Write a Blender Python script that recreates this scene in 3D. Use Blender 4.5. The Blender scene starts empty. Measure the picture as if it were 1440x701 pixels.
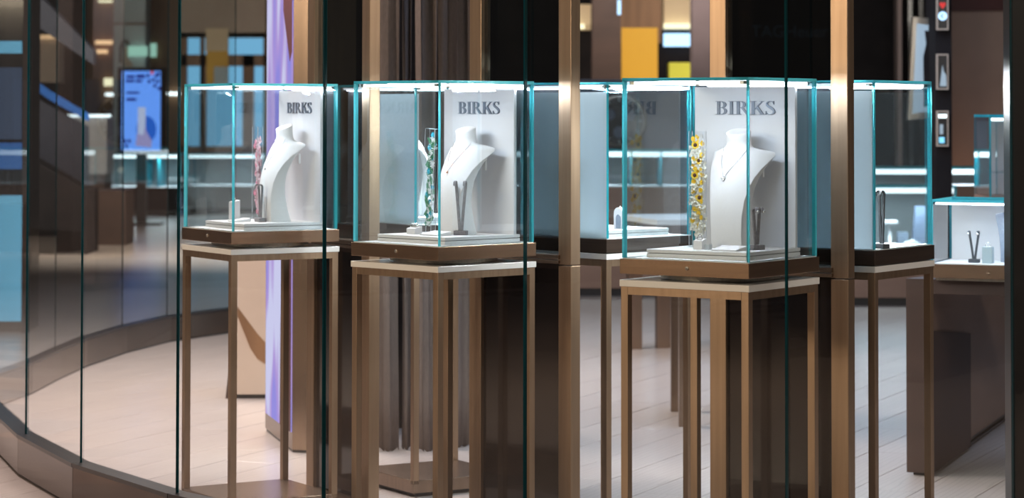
import bpy, bmesh, math, random
from mathutils import Vector, Matrix

C = bpy.context.scene.collection
SC = bpy.context.scene
PI = math.pi
random.seed(7)

# ------------------------------------------------------------------ camera
EZ = 1.385
FPX = 3511.0
PITCH, ROLL, CYP = 0.030, 0.0011, 49.45
cam_d = bpy.data.cameras.new('camera')
cam = bpy.data.objects.new('camera', cam_d)
C.objects.link(cam)
cam_d.sensor_fit = 'HORIZONTAL'
cam_d.sensor_width = 36.0
cam_d.lens = FPX * 36.0 / 1440
cam_d.shift_y = -(350.5 - CYP) / 1440
cam_d.clip_start = 0.05
cam_d.clip_end = 200
cam.matrix_world = (Matrix.Translation((0, 0, EZ)) @ Matrix.Rotation(PI / 2 + PITCH, 4, 'X')
                    @ Matrix.Rotation(ROLL, 4, 'Z'))
cam_d.dof.use_dof = True
cam_d.dof.focus_distance = 7.5
cam_d.dof.aperture_fstop = 5.0
SC.camera = cam

# ------------------------------------------------------------------ world, lights, exposure
SC.view_settings.view_transform = 'Standard'
SC.view_settings.look = 'None'
SC.view_settings.exposure = 0.0
SC.view_settings.gamma = 1.0
SC.cycles.use_denoising = True
SC.cycles.max_bounces = 10
SC.cycles.diffuse_bounces = 3
SC.cycles.glossy_bounces = 4
SC.cycles.transmission_bounces = 6
SC.cycles.transparent_max_bounces = 48
SC.cycles.caustics_reflective = False
SC.cycles.caustics_refractive = False
SC.cycles.sample_clamp_indirect = 3.0
w = bpy.data.worlds.new('world')
SC.world = w
w.use_nodes = True
w.node_tree.nodes['Background'].inputs[0].default_value = (0.60, 0.50, 0.45, 1)
w.node_tree.nodes['Background'].inputs[1].default_value = 0.05


def area(name, loc, target, size, sizey, power, col):
    d = bpy.data.lights.new(name, 'AREA')
    d.shape = 'RECTANGLE'
    d.size = size
    d.size_y = sizey
    d.energy = power
    d.color = col
    o = bpy.data.objects.new(name, d)
    C.objects.link(o)
    o.location = loc
    o.rotation_euler = (Vector(target) - Vector(loc)).to_track_quat('-Z', 'Y').to_euler()
    return o


# mall ceiling panels on the camera side, two added side fills for the bronze, shop ceiling panels, concourse beyond
area('mall_ceiling_and_fill_light', (-1.5, 1.5, 3.35), (0.0, 7.6, 0.3), 3.0, 1.4, 110, (1.0, 0.82, 0.66))
area('mall_ceiling_and_fill_light', (2.8, 1.5, 3.35), (1.0, 7.6, 0.3), 2.5, 1.2, 55, (1.0, 0.80, 0.62))
area('mall_ceiling_and_fill_light', (-5.8, 4.0, 3.1), (0.4, 7.2, 0.6), 2.6, 1.2, 300, (1.0, 0.76, 0.55))  # added fill from the left, aimed at the bronze fronts
area('mall_ceiling_and_fill_light', (5.4, 4.6, 3.2), (-0.9, 8.6, 0.6), 1.6, 1.0, 110, (1.0, 0.90, 0.80))  # added fill from the right, placed to brighten the right-hand bronze faces
area('shop_ceiling_light', (1.6, 10.6, 3.3), (1.6, 10.6, 0), 1.6, 1.6, 84, (0.52, 0.68, 1.0))
area('shop_ceiling_light', (1.4, 14.0, 3.3), (1.4, 14.0, 0), 2.0, 2.0, 95, (0.58, 0.74, 1.0))
area('shop_ceiling_light', (-2.0, 9.9, 3.3), (-1.9, 9.9, 0), 1.0, 1.0, 210, (1.0, 0.82, 0.76))
area('shop_ceiling_light', (-1.6, 12.6, 3.3), (-1.6, 12.6, 0), 1.6, 1.6, 260, (1.0, 0.84, 0.76))
area('mall_ceiling_and_fill_light', (-4.0, 24, 3.35), (-3.4, 28, 0), 5, 5, 600, (1.0, 0.85, 0.72))
area('mall_ceiling_and_fill_light', (3.0, 24, 3.35), (3.0, 27, 0), 5, 4, 260, (1.0, 0.86, 0.76))


# ------------------------------------------------------------------ pixel to point
def ray(px, py):
    a, b = px - 720.0, py - CYP
    u = a * math.cos(ROLL) + b * math.sin(ROLL)
    v = -a * math.sin(ROLL) + b * math.cos(ROLL)
    xc, zc = u / FPX, -v / FPX
    return Vector((xc, math.cos(PITCH) - zc * math.sin(PITCH), math.sin(PITCH) + zc * math.cos(PITCH)))


def at(px, py, Y):
    r = ray(px, py)
    return r * (Y / r.y) + Vector((0, 0, EZ))


def floor_at(px, py, z=0.0):
    r = ray(px, py)
    return r * ((z - EZ) / r.z) + Vector((0, 0, EZ))


# ------------------------------------------------------------------ materials
def nodes(name):
    m = bpy.data.materials.new(name)
    m.use_nodes = True
    nt = m.node_tree
    nt.nodes.clear()
    out = nt.nodes.new('ShaderNodeOutputMaterial')
    return m, nt, out


def noise_mat(name, c1, c2, scale=(20, 20, 20), rough=0.5, metal=0.0, bump=0.0, detail=4.0, spec=0.5,
              rough2=None, coat=0.0, lo=0.35, hi=0.65):
    m, nt, out = nodes(name)
    b = nt.nodes.new('ShaderNodeBsdfPrincipled')
    tc = nt.nodes.new('ShaderNodeTexCoord')
    mp = nt.nodes.new('ShaderNodeMapping')
    mp.inputs['Scale'].default_value = scale
    n = nt.nodes.new('ShaderNodeTexNoise')
    n.inputs['Scale'].default_value = 1.0
    n.inputs['Detail'].default_value = detail
    r = nt.nodes.new('ShaderNodeValToRGB')
    r.color_ramp.elements[0].position = lo
    r.color_ramp.elements[1].position = hi
    r.color_ramp.elements[0].color = (*c1, 1)
    r.color_ramp.elements[1].color = (*c2, 1)
    L = nt.links.new
    L(tc.outputs['Object'], mp.inputs[0])
    L(mp.outputs[0], n.inputs['Vector'])
    L(n.outputs['Fac'], r.inputs[0])
    L(r.outputs[0], b.inputs['Base Color'])
    b.inputs['Roughness'].default_value = rough
    if rough2 is not None:
        mr = nt.nodes.new('ShaderNodeMapRange')
        mr.inputs['To Min'].default_value = rough
        mr.inputs['To Max'].default_value = rough2
        L(n.outputs['Fac'], mr.inputs['Value'])
        L(mr.outputs[0], b.inputs['Roughness'])
    b.inputs['Metallic'].default_value = metal
    b.inputs['Specular IOR Level'].default_value = spec
    b.inputs['Coat Weight'].default_value = coat
    if bump:
        bp = nt.nodes.new('ShaderNodeBump')
        bp.inputs['Strength'].default_value = bump
        bp.inputs['Distance'].default_value = 0.002
        L(n.outputs['Fac'], bp.inputs['Height'])
        L(bp.outputs[0], b.inputs['Normal'])
    L(b.outputs[0], out.inputs[0])
    return m


def emit_mat(name, col, strength):
    m, nt, out = nodes(name)
    e = nt.nodes.new('ShaderNodeEmission')
    e.inputs[0].default_value = (*col, 1)
    e.inputs[1].default_value = strength
    nt.links.new(e.outputs[0], out.inputs[0])
    return m


def grad_emit(name, stops, z0, z1, strength, nscale=0.0):
    """a lit screen whose picture runs from the first colour (bottom) to the last (top)"""
    m, nt, out = nodes(name)
    L = nt.links.new
    g = nt.nodes.new('ShaderNodeNewGeometry')
    s = nt.nodes.new('ShaderNodeSeparateXYZ')
    mr = nt.nodes.new('ShaderNodeMapRange')
    mr.inputs['From Min'].default_value = z0
    mr.inputs['From Max'].default_value = z1
    r = nt.nodes.new('ShaderNodeValToRGB')
    el = r.color_ramp.elements
    el[0].position, el[0].color = stops[0][0], (*stops[0][1], 1)
    el[1].position, el[1].color = stops[-1][0], (*stops[-1][1], 1)
    for p, c in stops[1:-1]:
        e = el.new(p)
        e.color = (*c, 1)
    em = nt.nodes.new('ShaderNodeEmission')
    em.inputs[1].default_value = strength
    L(g.outputs['Position'], s.inputs[0])
    if nscale:
        n = nt.nodes.new('ShaderNodeTexNoise')
        n.inputs['Scale'].default_value = nscale
        L(g.outputs['Position'], n.inputs['Vector'])
        ma = nt.nodes.new('ShaderNodeMath')
        ma.operation = 'MULTIPLY_ADD'
        ma.inputs[1].default_value = 0.6
        L(n.outputs['Fac'], ma.inputs[0])
        L(s.outputs['Z'], ma.inputs[2])
        L(ma.outputs[0], mr.inputs['Value'])
    else:
        L(s.outputs['Z'], mr.inputs['Value'])
    L(mr.outputs[0], r.inputs[0])
    L(r.outputs[0], em.inputs[0])
    L(em.outputs[0], out.inputs[0])
    return m


def glass_mat(name, tint, boost=1.8, rough=0.0):
    """thin clear pane: one modelled face stands for the front and back surface of the glass"""
    m, nt, out = nodes(name)
    L = nt.links.new
    g = nt.nodes.new('ShaderNodeNewGeometry')
    mi = nt.nodes.new('ShaderNodeMapRange')
    mi.inputs['To Min'].default_value = 1.5
    mi.inputs['To Max'].default_value = 1 / 1.5
    fr = nt.nodes.new('ShaderNodeFresnel')
    mu = nt.nodes.new('ShaderNodeMath')
    mu.operation = 'MULTIPLY'
    mu.use_clamp = True
    mu.inputs[1].default_value = boost
    t = nt.nodes.new('ShaderNodeBsdfTransparent')
    t.inputs[0].default_value = (*tint, 1)
    gl = nt.nodes.new('ShaderNodeBsdfGlossy')
    gl.inputs['Roughness'].default_value = rough
    gl.inputs[0].default_value = (0.95, 0.98, 1, 1)
    mx = nt.nodes.new('ShaderNodeMixShader')
    L(g.outputs['Backfacing'], mi.inputs['Value'])
    L(mi.outputs[0], fr.inputs['IOR'])
    L(fr.outputs[0], mu.inputs[0])
    L(mu.outputs[0], mx.inputs[0])
    L(t.outputs[0], mx.inputs[1])
    L(gl.outputs[0], mx.inputs[2])
    L(mx.outputs[0], out.inputs[0])
    return m


def frosted_mat(name, col):
    m, nt, out = nodes(name)
    L = nt.links.new
    d = nt.nodes.new('ShaderNodeBsdfDiffuse')
    d.inputs[0].default_value = (*col, 1)
    t = nt.nodes.new('ShaderNodeBsdfTranslucent')
    t.inputs[0].default_value = (*col, 1)
    mx = nt.nodes.new('ShaderNodeMixShader')
    mx.inputs[0].default_value = 0.85
    L(d.outputs[0], mx.inputs[1])
    L(t.outputs[0], mx.inputs[2])
    L(mx.outputs[0], out.inputs[0])
    return m


def edge_mat(name, col, tcol):
    """polished edge of float glass: teal, carries light from inside"""
    m, nt, out = nodes(name)
    L = nt.links.new
    d = nt.nodes.new('ShaderNodeBsdfPrincipled')
    d.inputs['Base Color'].default_value = (*col, 1)
    d.inputs['Roughness'].default_value = 0.12
    t = nt.nodes.new('ShaderNodeBsdfTranslucent')
    t.inputs[0].default_value = (*tcol, 1)
    mx = nt.nodes.new('ShaderNodeMixShader')
    mx.inputs[0].default_value = 0.55
    L(d.outputs[0], mx.inputs[1])
    L(t.outputs[0], mx.inputs[2])
    L(mx.outputs[0], out.inputs[0])
    return m


M = {}
M['brass'] = noise_mat('brushed bronze', (0.35, 0.235, 0.155), (0.42, 0.285, 0.19), (60, 60, 2.0), 0.40, 0.9, 0.05)
M['brass_dark'] = noise_mat('dark bronze', (0.24, 0.17, 0.125), (0.30, 0.21, 0.155), (60, 60, 2.0), 0.26, 0.9, 0.05)
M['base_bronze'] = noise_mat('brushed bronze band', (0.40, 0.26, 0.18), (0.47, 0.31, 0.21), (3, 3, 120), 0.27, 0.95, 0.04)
M['steel'] = noise_mat('brushed steel', (0.50, 0.46, 0.40), (0.62, 0.58, 0.52), (80, 80, 2), 0.28, 1.0)
M['white'] = noise_mat('white lacquer', (0.80, 0.80, 0.82), (0.84, 0.84, 0.86), (6, 6, 6), 0.45)
M['whitefelt'] = noise_mat('white leatherette', (0.74, 0.74, 0.76), (0.80, 0.80, 0.82), (300, 300, 300), 0.6, 0, 0.08)
M['board'] = noise_mat('white board', (0.78, 0.80, 0.86), (0.81, 0.83, 0.89), (5, 5, 5), 0.4)
M['letter'] = noise_mat('grey lettering', (0.20, 0.24, 0.31), (0.25, 0.29, 0.37), (40, 40, 40), 0.35, 0.3)
M['velvet'] = noise_mat('grey velvet', (0.16, 0.15, 0.16), (0.24, 0.22, 0.23), (150, 150, 150), 0.75, 0, 0.1)
M['bluegrey'] = noise_mat('slate blue leatherette', (0.22, 0.27, 0.36), (0.28, 0.33, 0.42), (150, 150, 150), 0.6)
M['silver'] = noise_mat('silver', (0.75, 0.75, 0.76), (0.85, 0.85, 0.86), (50, 50, 50), 0.15, 1.0)
M['rosegold'] = noise_mat('rose gold', (0.75, 0.42, 0.32), (0.82, 0.50, 0.38), (50, 50, 50), 0.2, 1.0)
M['black'] = noise_mat('black lacquer', (0.010, 0.009, 0.010), (0.016, 0.014, 0.015), (4, 4, 4), 0.3)
M['blackmatt'] = noise_mat('matt black', (0.010, 0.009, 0.010), (0.018, 0.015, 0.016), (4, 4, 4), 0.85, spec=0.1)
M['glass'] = glass_mat('vitrine glass', (0.93, 0.975, 0.985), 2.3)
M['shopglass'] = glass_mat('storefront glass', (0.93, 0.965, 0.955), 1.25)
M['darkglass'] = glass_mat('smoked glass', (0.16, 0.20, 0.22), 1.6)
M['acrylic'] = glass_mat('acrylic', (0.97, 0.98, 0.99), 1.0)
M['edge'] = edge_mat('glass edge', (0.03, 0.42, 0.50), (0.13, 0.64, 0.73))
M['edge_dark'] = edge_mat('storefront glass edge', (0.004, 0.028, 0.032), (0.006, 0.06, 0.07))
M['acredge'] = edge_mat('acrylic edge', (0.75, 0.80, 0.84), (0.85, 0.9, 0.95))
M['frost'] = frosted_mat('frosted glass', (0.90, 0.96, 0.98))
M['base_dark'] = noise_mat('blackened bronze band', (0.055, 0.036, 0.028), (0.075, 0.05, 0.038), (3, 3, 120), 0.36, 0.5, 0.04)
M['darkvelvet'] = noise_mat('charcoal velvet', (0.045, 0.05, 0.06), (0.07, 0.075, 0.085), (150, 150, 150), 0.8)
M['led'] = emit_mat('led tube', (0.93, 0.95, 1.0), 5.0)
M['ledfar'] = emit_mat('counter led', (0.85, 0.95, 1.0), 3.0)
M['darkpanel'] = noise_mat('polished dark panel', (0.014, 0.010, 0.010), (0.020, 0.014, 0.014), (3, 3, 1), 0.10, 0, coat=0.3)
M['curtain'] = noise_mat('taupe curtain', (0.115, 0.092, 0.084), (0.14, 0.11, 0.10), (200, 200, 40), 0.95, 0, 0.2, spec=0.1)
M['woodwall'] = noise_mat('brown wood panelling', (0.17, 0.085, 0.038), (0.25, 0.13, 0.06), (9, 9, 0.8), 0.5)
M['beigewall'] = noise_mat('beige stone wall', (0.46, 0.36, 0.29), (0.52, 0.42, 0.34), (2, 2, 2), 0.6)
M['cabinet'] = noise_mat('brown lacquered cabinet', (0.20, 0.125, 0.095), (0.235, 0.15, 0.115), (2, 2, 8), 0.45, spec=0.3)
M['cabdark'] = noise_mat('dark brown cabinet panel', (0.05, 0.030, 0.024), (0.065, 0.038, 0.030), (2, 2, 8), 0.5, spec=0.25)
M['mauve'] = noise_mat('mauve plaster', (0.33, 0.26, 0.24), (0.37, 0.29, 0.27), (3, 3, 3), 0.8)
M['mauvedark'] = noise_mat('dark mauve pillar', (0.09, 0.068, 0.072), (0.11, 0.085, 0.09), (3, 3, 3), 0.8, spec=0.2)
M['maroon'] = noise_mat('maroon fascia', (0.05, 0.010, 0.014), (0.07, 0.014, 0.02), (3, 3, 3), 0.6)
M['yellow'] = noise_mat('yellow panel', (0.75, 0.40, 0.02), (0.85, 0.48, 0.03), (2, 2, 0.3), 0.5)
M['lime'] = noise_mat('lime panel', (0.60, 0.62, 0.04), (0.70, 0.70, 0.06), (2, 2, 2), 0.5)
M['cream'] = noise_mat('cream plaster', (0.80, 0.62, 0.40), (0.86, 0.68, 0.46), (1, 1, 1), 0.6)
M['palegrey'] = noise_mat('pale grey pillar', (0.46, 0.56, 0.60), (0.54, 0.64, 0.68), (1, 1, 1), 0.5)
M['greyhaze'] = noise_mat('blue grey wall', (0.15, 0.19, 0.28), (0.19, 0.24, 0.34), (1, 1, 1), 0.7)
M['greycase'] = noise_mat('grey counter', (0.20, 0.20, 0.21), (0.25, 0.25, 0.26), (3, 3, 3), 0.5)
M['screenblue'] = emit_mat('blue screen', (0.14, 0.34, 1.0), 1.35)
M['screendeep'] = emit_mat('deep blue screen', (0.03, 0.17, 0.85), 0.85)
M['screennavy'] = emit_mat('navy print on screen', (0.03, 0.04, 0.45), 0.6)
M['screenwhite'] = emit_mat('white on screen', (0.62, 0.70, 1.0), 0.9)
M['screenred'] = emit_mat('red on screen', (1.0, 0.08, 0.08), 0.8)
M['skin_screen'] = emit_mat('pale hand on screen', (0.55, 0.50, 0.95), 0.7)
M['bluelight'] = emit_mat('blue window light', (0.16, 0.40, 0.62), 1.15)
M['cyanlight'] = emit_mat('cyan glow', (0.22, 0.60, 0.88), 1.7)
M['dimblue'] = emit_mat('dim blue reflection', (0.10, 0.14, 0.24), 1.1)
M['deepbluelight'] = emit_mat('deep blue light', (0.06, 0.20, 0.58), 1.3)
M['warmlight'] = emit_mat('warm light strip', (1.0, 0.62, 0.34), 1.6)
M['creamlight'] = emit_mat('cream light strip', (1.0, 0.92, 0.62), 1.6)
M['whitelight'] = emit_mat('white sign light', (0.45, 0.70, 1.0), 2.2)
M['slate'] = noise_mat('dark slate balustrade', (0.014, 0.016, 0.026), (0.020, 0.022, 0.034), (2, 2, 2), 0.5, spec=0.2)
M['greenlight'] = emit_mat('pale green lamp', (0.45, 0.80, 0.66), 0.9)
M['yellowpet'] = noise_mat('yellow petal', (0.90, 0.55, 0.02), (0.95, 0.70, 0.05), (60, 60, 60), 0.5)
M['brownseed'] = noise_mat('brown seed head', (0.06, 0.025, 0.012), (0.13, 0.05, 0.02), (400, 400, 400), 0.8)
M['creampet'] = noise_mat('cream petal', (0.86, 0.84, 0.70), (0.92, 0.90, 0.80), (80, 80, 80), 0.55)
M['orangeseed'] = noise_mat('orange eye', (0.80, 0.36, 0.02), (0.85, 0.45, 0.03), (200, 200, 200), 0.7)
M['turqpet'] = noise_mat('turquoise petal', (0.02, 0.42, 0.62), (0.06, 0.58, 0.75), (60, 60, 60), 0.5)
M['whitepet'] = noise_mat('white petal', (0.80, 0.88, 0.88), (0.9, 0.94, 0.94), (60, 60, 60), 0.5)
M['greenleaf'] = noise_mat('green leaf', (0.02, 0.20, 0.08), (0.06, 0.32, 0.14), (60, 60, 60), 0.5)
M['pinkpet'] = noise_mat('pink petal', (0.80, 0.18, 0.30), (0.90, 0.45, 0.55), (60, 60, 60), 0.5)
M['palepink'] = noise_mat('pale pink petal', (0.92, 0.62, 0.70), (0.95, 0.75, 0.80), (60, 60, 60), 0.5)


def marble(name):
    m, nt, out = nodes(name)
    L = nt.links.new
    b = nt.nodes.new('ShaderNodeBsdfPrincipled')
    tc = nt.nodes.new('ShaderNodeTexCoord')
    n = nt.nodes.new('ShaderNodeTexNoise')
    n.inputs['Scale'].default_value = 9
    n.inputs['Detail'].default_value = 6
    n.inputs['Distortion'].default_value = 1.5
    r = nt.nodes.new('ShaderNodeValToRGB')
    r.color_ramp.elements[0].position = 0.62
    r.color_ramp.elements[0].color = (0.86, 0.82, 0.79, 1)
    r.color_ramp.elements[1].position = 0.66
    r.color_ramp.elements[1].color = (0.42, 0.28, 0.17, 1)
    e = r.color_ramp.elements.new(0.70)
    e.color = (0.78, 0.70, 0.64, 1)
    L(tc.outputs['Object'], n.inputs['Vector'])
    L(n.outputs['Fac'], r.inputs[0])
    L(r.outputs[0], b.inputs['Base Color'])
    b.inputs['Roughness'].default_value = 0.18
    L(b.outputs[0], out.inputs[0])
    return m


M['marble'] = marble('white marble with brown veins')


def wood_floor(name, c1, c2, rough, streak=True):
    m, nt, out = nodes(name)
    L = nt.links.new
    b = nt.nodes.new('ShaderNodeBsdfPrincipled')
    tc = nt.nodes.new('ShaderNodeTexCoord')
    oi = nt.nodes.new('ShaderNodeObjectInfo')
    ad = nt.nodes.new('ShaderNodeVectorMath')
    ad.operation = 'MULTIPLY_ADD'
    ad.inputs[1].default_value = (37, 37, 37)
    mp = nt.nodes.new('ShaderNodeMapping')
    mp.inputs['Scale'].default_value = (5.5, 0.8, 1)
    n = nt.nodes.new('ShaderNodeTexNoise')
    n.inputs['Scale'].default_value = 1.4
    n.inputs['Detail'].default_value = 2
    wv = nt.nodes.new('ShaderNodeTexWave')
    wv.inputs['Scale'].default_value = 2.2
    wv.inputs['Distortion'].default_value = 9
    wv.inputs['Detail'].default_value = 2
    wv.inputs['Detail Scale'].default_value = 0.7
    mx = nt.nodes.new('ShaderNodeMix')
    mx.data_type = 'RGBA'
    mx.inputs[6].default_value = (*c1, 1)
    mx.inputs[7].default_value = (*c2, 1)
    ramp = nt.nodes.new('ShaderNodeValToRGB')
    ramp.color_ramp.elements[0].position = 0.0
    ramp.color_ramp.elements[0].color = (0.80, 0.80, 0.80, 1)
    ramp.color_ramp.elements[1].position = 0.16
    ramp.color_ramp.elements[1].color = (1, 1, 1, 1)
    mu = nt.nodes.new('ShaderNodeMix')
    mu.data_type = 'RGBA'
    mu.blend_type = 'MULTIPLY'
    mu.inputs[0].default_value = 1.0
    cb = nt.nodes.new('ShaderNodeCombineXYZ')
    L(oi.outputs['Random'], cb.inputs[0])
    L(oi.outputs['Random'], cb.inputs[1])
    L(cb.outputs[0], ad.inputs[0])
    L(tc.outputs['Object'], mp.inputs[0])
    L(mp.outputs[0], ad.inputs[2])
    L(ad.outputs[0], n.inputs['Vector'])
    L(ad.outputs[0], wv.inputs['Vector'])
    L(n.outputs['Fac'], mx.inputs[0])
    L(wv.outputs['Fac'], ramp.inputs[0])
    L(mx.outputs[2], mu.inputs[6])
    L(ramp.outputs[0], mu.inputs[7])
    L(mu.outputs[2], b.inputs['Base Color'])
    b.inputs['Roughness'].default_value = rough
    b.inputs['Coat Weight'].default_value = 0.25
    b.inputs['Coat Roughness'].default_value = 0.18
    L(b.outputs[0], out.inputs[0])
    return m


M['plank'] = wood_floor('pale oak plank', (0.37, 0.325, 0.305), (0.47, 0.41, 0.38), 0.30)
M['floor'] = noise_mat('pale oak floor beyond', (0.38, 0.31, 0.275), (0.46, 0.38, 0.335), (1, 1, 1), 0.28)
M['plinth'] = noise_mat('bronze mirror plinth', (0.085, 0.06, 0.048), (0.11, 0.08, 0.062), (3, 3, 14), 0.10, 0.85)


# ------------------------------------------------------------------ mesh builder
class MB:
    def __init__(s):
        s.v, s.f, s.mi, s.mats, s.smooth = [], [], [], [], []

    def mid(s, mat):
        if mat not in s.mats:
            s.mats.append(mat)
        return s.mats.index(mat)

    def add(s, vs, fs, mat, smooth=False, M4=None):
        k = len(s.v)
        i = s.mid(mat)
        for p in vs:
            p = Vector(p)
            s.v.append(M4 @ p if M4 is not None else p)
        for f in fs:
            s.f.append([k + a for a in f])
            s.mi.append(i)
            s.smooth.append(smooth)

    def box(s, x0, x1, y0, y1, z0, z1, mat, bev=0.0, M4=None):
        if bev > 0:
            bm = bmesh.new()
            bmesh.ops.create_cube(bm, size=1.0)
            for v in bm.verts:
                v.co = Vector((x0 + (v.co.x + .5) * (x1 - x0), y0 + (v.co.y + .5) * (y1 - y0), z0 + (v.co.z + .5) * (z1 - z0)))
            bmesh.ops.bevel(bm, geom=bm.edges[:], offset=bev, segments=2, profile=0.5, affect='EDGES')
            bm.verts.index_update()
            s.add([v.co.copy() for v in bm.verts], [[v.index for v in f.verts] for f in bm.faces], mat, False, M4)
            bm.free()
            return
        vs = [(x0, y0, z0), (x1, y0, z0), (x1, y1, z0), (x0, y1, z0), (x0, y0, z1), (x1, y0, z1), (x1, y1, z1), (x0, y1, z1)]
        s.add(vs, [(0, 3, 2, 1), (4, 5, 6, 7), (0, 1, 5, 4), (1, 2, 6, 5), (2, 3, 7, 6), (3, 0, 4, 7)], mat, False, M4)

    def pane(s, x0, x1, y0, y1, z0, z1, axis, face, edge, M4=None):
        """a sheet of glass: one clear face with four polished rims. axis: the thin axis"""
        b = MB()
        b.box(x0, x1, y0, y1, z0, z1, face)
        lo = {'x': 5, 'y': 2, 'z': 0}[axis]
        hi = {'x': 3, 'y': 4, 'z': 1}[axis]
        fs = b.f
        s.add(b.v, [fs[lo]], face, False, M4)
        s.add(b.v, [fs[i] for i in range(6) if i not in (lo, hi)], edge, False, M4)

    def prism(s, pts, y0, y1, mat, M4=None):
        """outline in x,z extruded from y0 to y1"""
        n = len(pts)
        vs = [(p[0], y0, p[1]) for p in pts] + [(p[0], y1, p[1]) for p in pts]
        fs = [list(range(n)), list(range(2 * n - 1, n - 1, -1))]
        fs += [(i, i + n, (i + 1) % n + n, (i + 1) % n) for i in range(n)]
        s.add(vs, fs, mat, False, M4)

    def slab(s, pts, z0, z1, mat, M4=None):
        n = len(pts)
        vs = [(p[0], p[1], z0) for p in pts] + [(p[0], p[1], z1) for p in pts]
        fs = [list(range(n - 1, -1, -1)), list(range(n, 2 * n))]
        fs += [(i, (i + 1) % n, (i + 1) % n + n, i + n) for i in range(n)]
        s.add(vs, fs, mat, False, M4)

    def lathe(s, prof, mat, seg=24, M4=None, smooth=True):
        vs, fs = [], []
        for r, z in prof:
            for i in range(seg):
                a = 2 * PI * i / seg
                vs.append((r * math.cos(a), r * math.sin(a), z))
        for k in range(len(prof) - 1):
            for i in range(seg):
                j = (i + 1) % seg
                fs.append((k * seg + i, k * seg + j, (k + 1) * seg + j, (k + 1) * seg + i))
        fs.append(list(range(seg - 1, -1, -1)))
        fs.append([(len(prof) - 1) * seg + i for i in range(seg)])
        s.add(vs, fs, mat, smooth, M4)

    def tube(s, pts, r, mat, seg=8, M4=None, rr=None):
        pts = [Vector(p) for p in pts]
        vs, fs = [], []
        n = len(pts)
        for i, p in enumerate(pts):
            t = (pts[min(i + 1, n - 1)] - pts[max(i - 1, 0)]).normalized()
            a = Vector((0, 0, 1)) if abs(t.z) < 0.9 else Vector((1, 0, 0))
            e1 = t.cross(a).normalized()
            e2 = t.cross(e1)
            q = rr[i] if rr else r
            for k in range(seg):
                g = 2 * PI * k / seg
                vs.append(p + e1 * math.cos(g) * q + e2 * math.sin(g) * q)
        for i in range(n - 1):
            for k in range(seg):
                j = (k + 1) % seg
                fs.append((i * seg + k, i * seg + j, (i + 1) * seg + j, (i + 1) * seg + k))
        fs.append(list(range(seg)))
        fs.append([(n - 1) * seg + k for k in range(seg - 1, -1, -1)])
        s.add(vs, fs, mat, True, M4)

    def loft(s, rings, mat, M4=None, cap=True):
        n = len(rings[0])
        vs = [p for r in rings for p in r]
        fs = []
        for k in range(len(rings) - 1):
            for i in range(n):
                j = (i + 1) % n
                fs.append((k * n + i, k * n + j, (k + 1) * n + j, (k + 1) * n + i))
        if cap:
            fs.append(list(range(n - 1, -1, -1)))
            fs.append([(len(rings) - 1) * n + i for i in range(n)])
        s.add(vs, fs, mat, True, M4)

    def ball(s, c, r, mat, seg=10, sc=(1, 1, 1), M4=None):
        vs, fs = [], []
        R = seg // 2
        for i in range(R + 1):
            p = PI * i / R
            for k in range(seg):
                a = 2 * PI * k / seg
                vs.append((c[0] + r * sc[0] * math.sin(p) * math.cos(a), c[1] + r * sc[1] * math.sin(p) * math.sin(a),
                           c[2] + r * sc[2] * math.cos(p)))
        for i in range(R):
            for k in range(seg):
                j = (k + 1) % seg
                fs.append((i * seg + k, (i + 1) * seg + k, (i + 1) * seg + j, i * seg + j))
        s.add(vs, fs, mat, True, M4)

    def build(s, name, parent=None, origin=None):
        """origin: None keeps the coordinates (local to the parent); 'base' puts the origin at the base centre"""
        o3 = Vector((0, 0, 0))
        if origin == 'base':
            xs = [v.x for v in s.v]
            ys = [v.y for v in s.v]
            zs = [v.z for v in s.v]
            o3 = Vector(((min(xs) + max(xs)) / 2, (min(ys) + max(ys)) / 2, min(zs)))
        elif origin is not None:
            o3 = Vector(origin)
        me = bpy.data.meshes.new(name)
        me.from_pydata([v - o3 for v in s.v], [], s.f)
        for m in s.mats:
            me.materials.append(M[m])
        me.polygons.foreach_set('material_index', s.mi)
        me.polygons.foreach_set('use_smooth', s.smooth)
        me.validate()
        me.update()
        o = bpy.data.objects.new(name, me)
        C.objects.link(o)
        if parent is not None:
            o.parent = parent
        if origin == 'base':
            o.location = o3
        return o


def thing(name, label, cat, loc=(0, 0, 0), rz=0.0, group=None):
    o = bpy.data.objects.new(name, None)
    C.objects.link(o)
    o.location = loc
    o.rotation_euler = (0, 0, rz)
    o.empty_display_size = 0.05
    o['label'] = label
    o['category'] = cat
    o['kind'] = 'thing'
    if group:
        o['group'] = group
    return o


def tag(o, label, cat, group=None):
    o['label'] = label
    o['category'] = cat
    o['kind'] = 'thing'
    if group:
        o['group'] = group
    return o


def struct(o, label=None, cat='structure'):
    o['kind'] = 'structure'
    if label:
        o['label'] = label
        o['category'] = cat
    return o


# ------------------------------------------------------------------ setting: floor, ceiling, far walls
b = MB()
b.box(-14, 12, -6, 44, -0.30, -0.012, 'cabdark')
floor = struct(b.build('floor'), 'pale oak plank floor running through shop and mall', 'floor')
b = MB()
b.box(-14, 12, 12, 44, -0.016, -0.012, 'floor')
b = MB()
b.box(-14, 12, -2, 44, 3.45, 3.60, 'blackmatt')
struct(b.build('ceiling'), 'dark ceiling over shop and concourse', 'ceiling')

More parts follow.
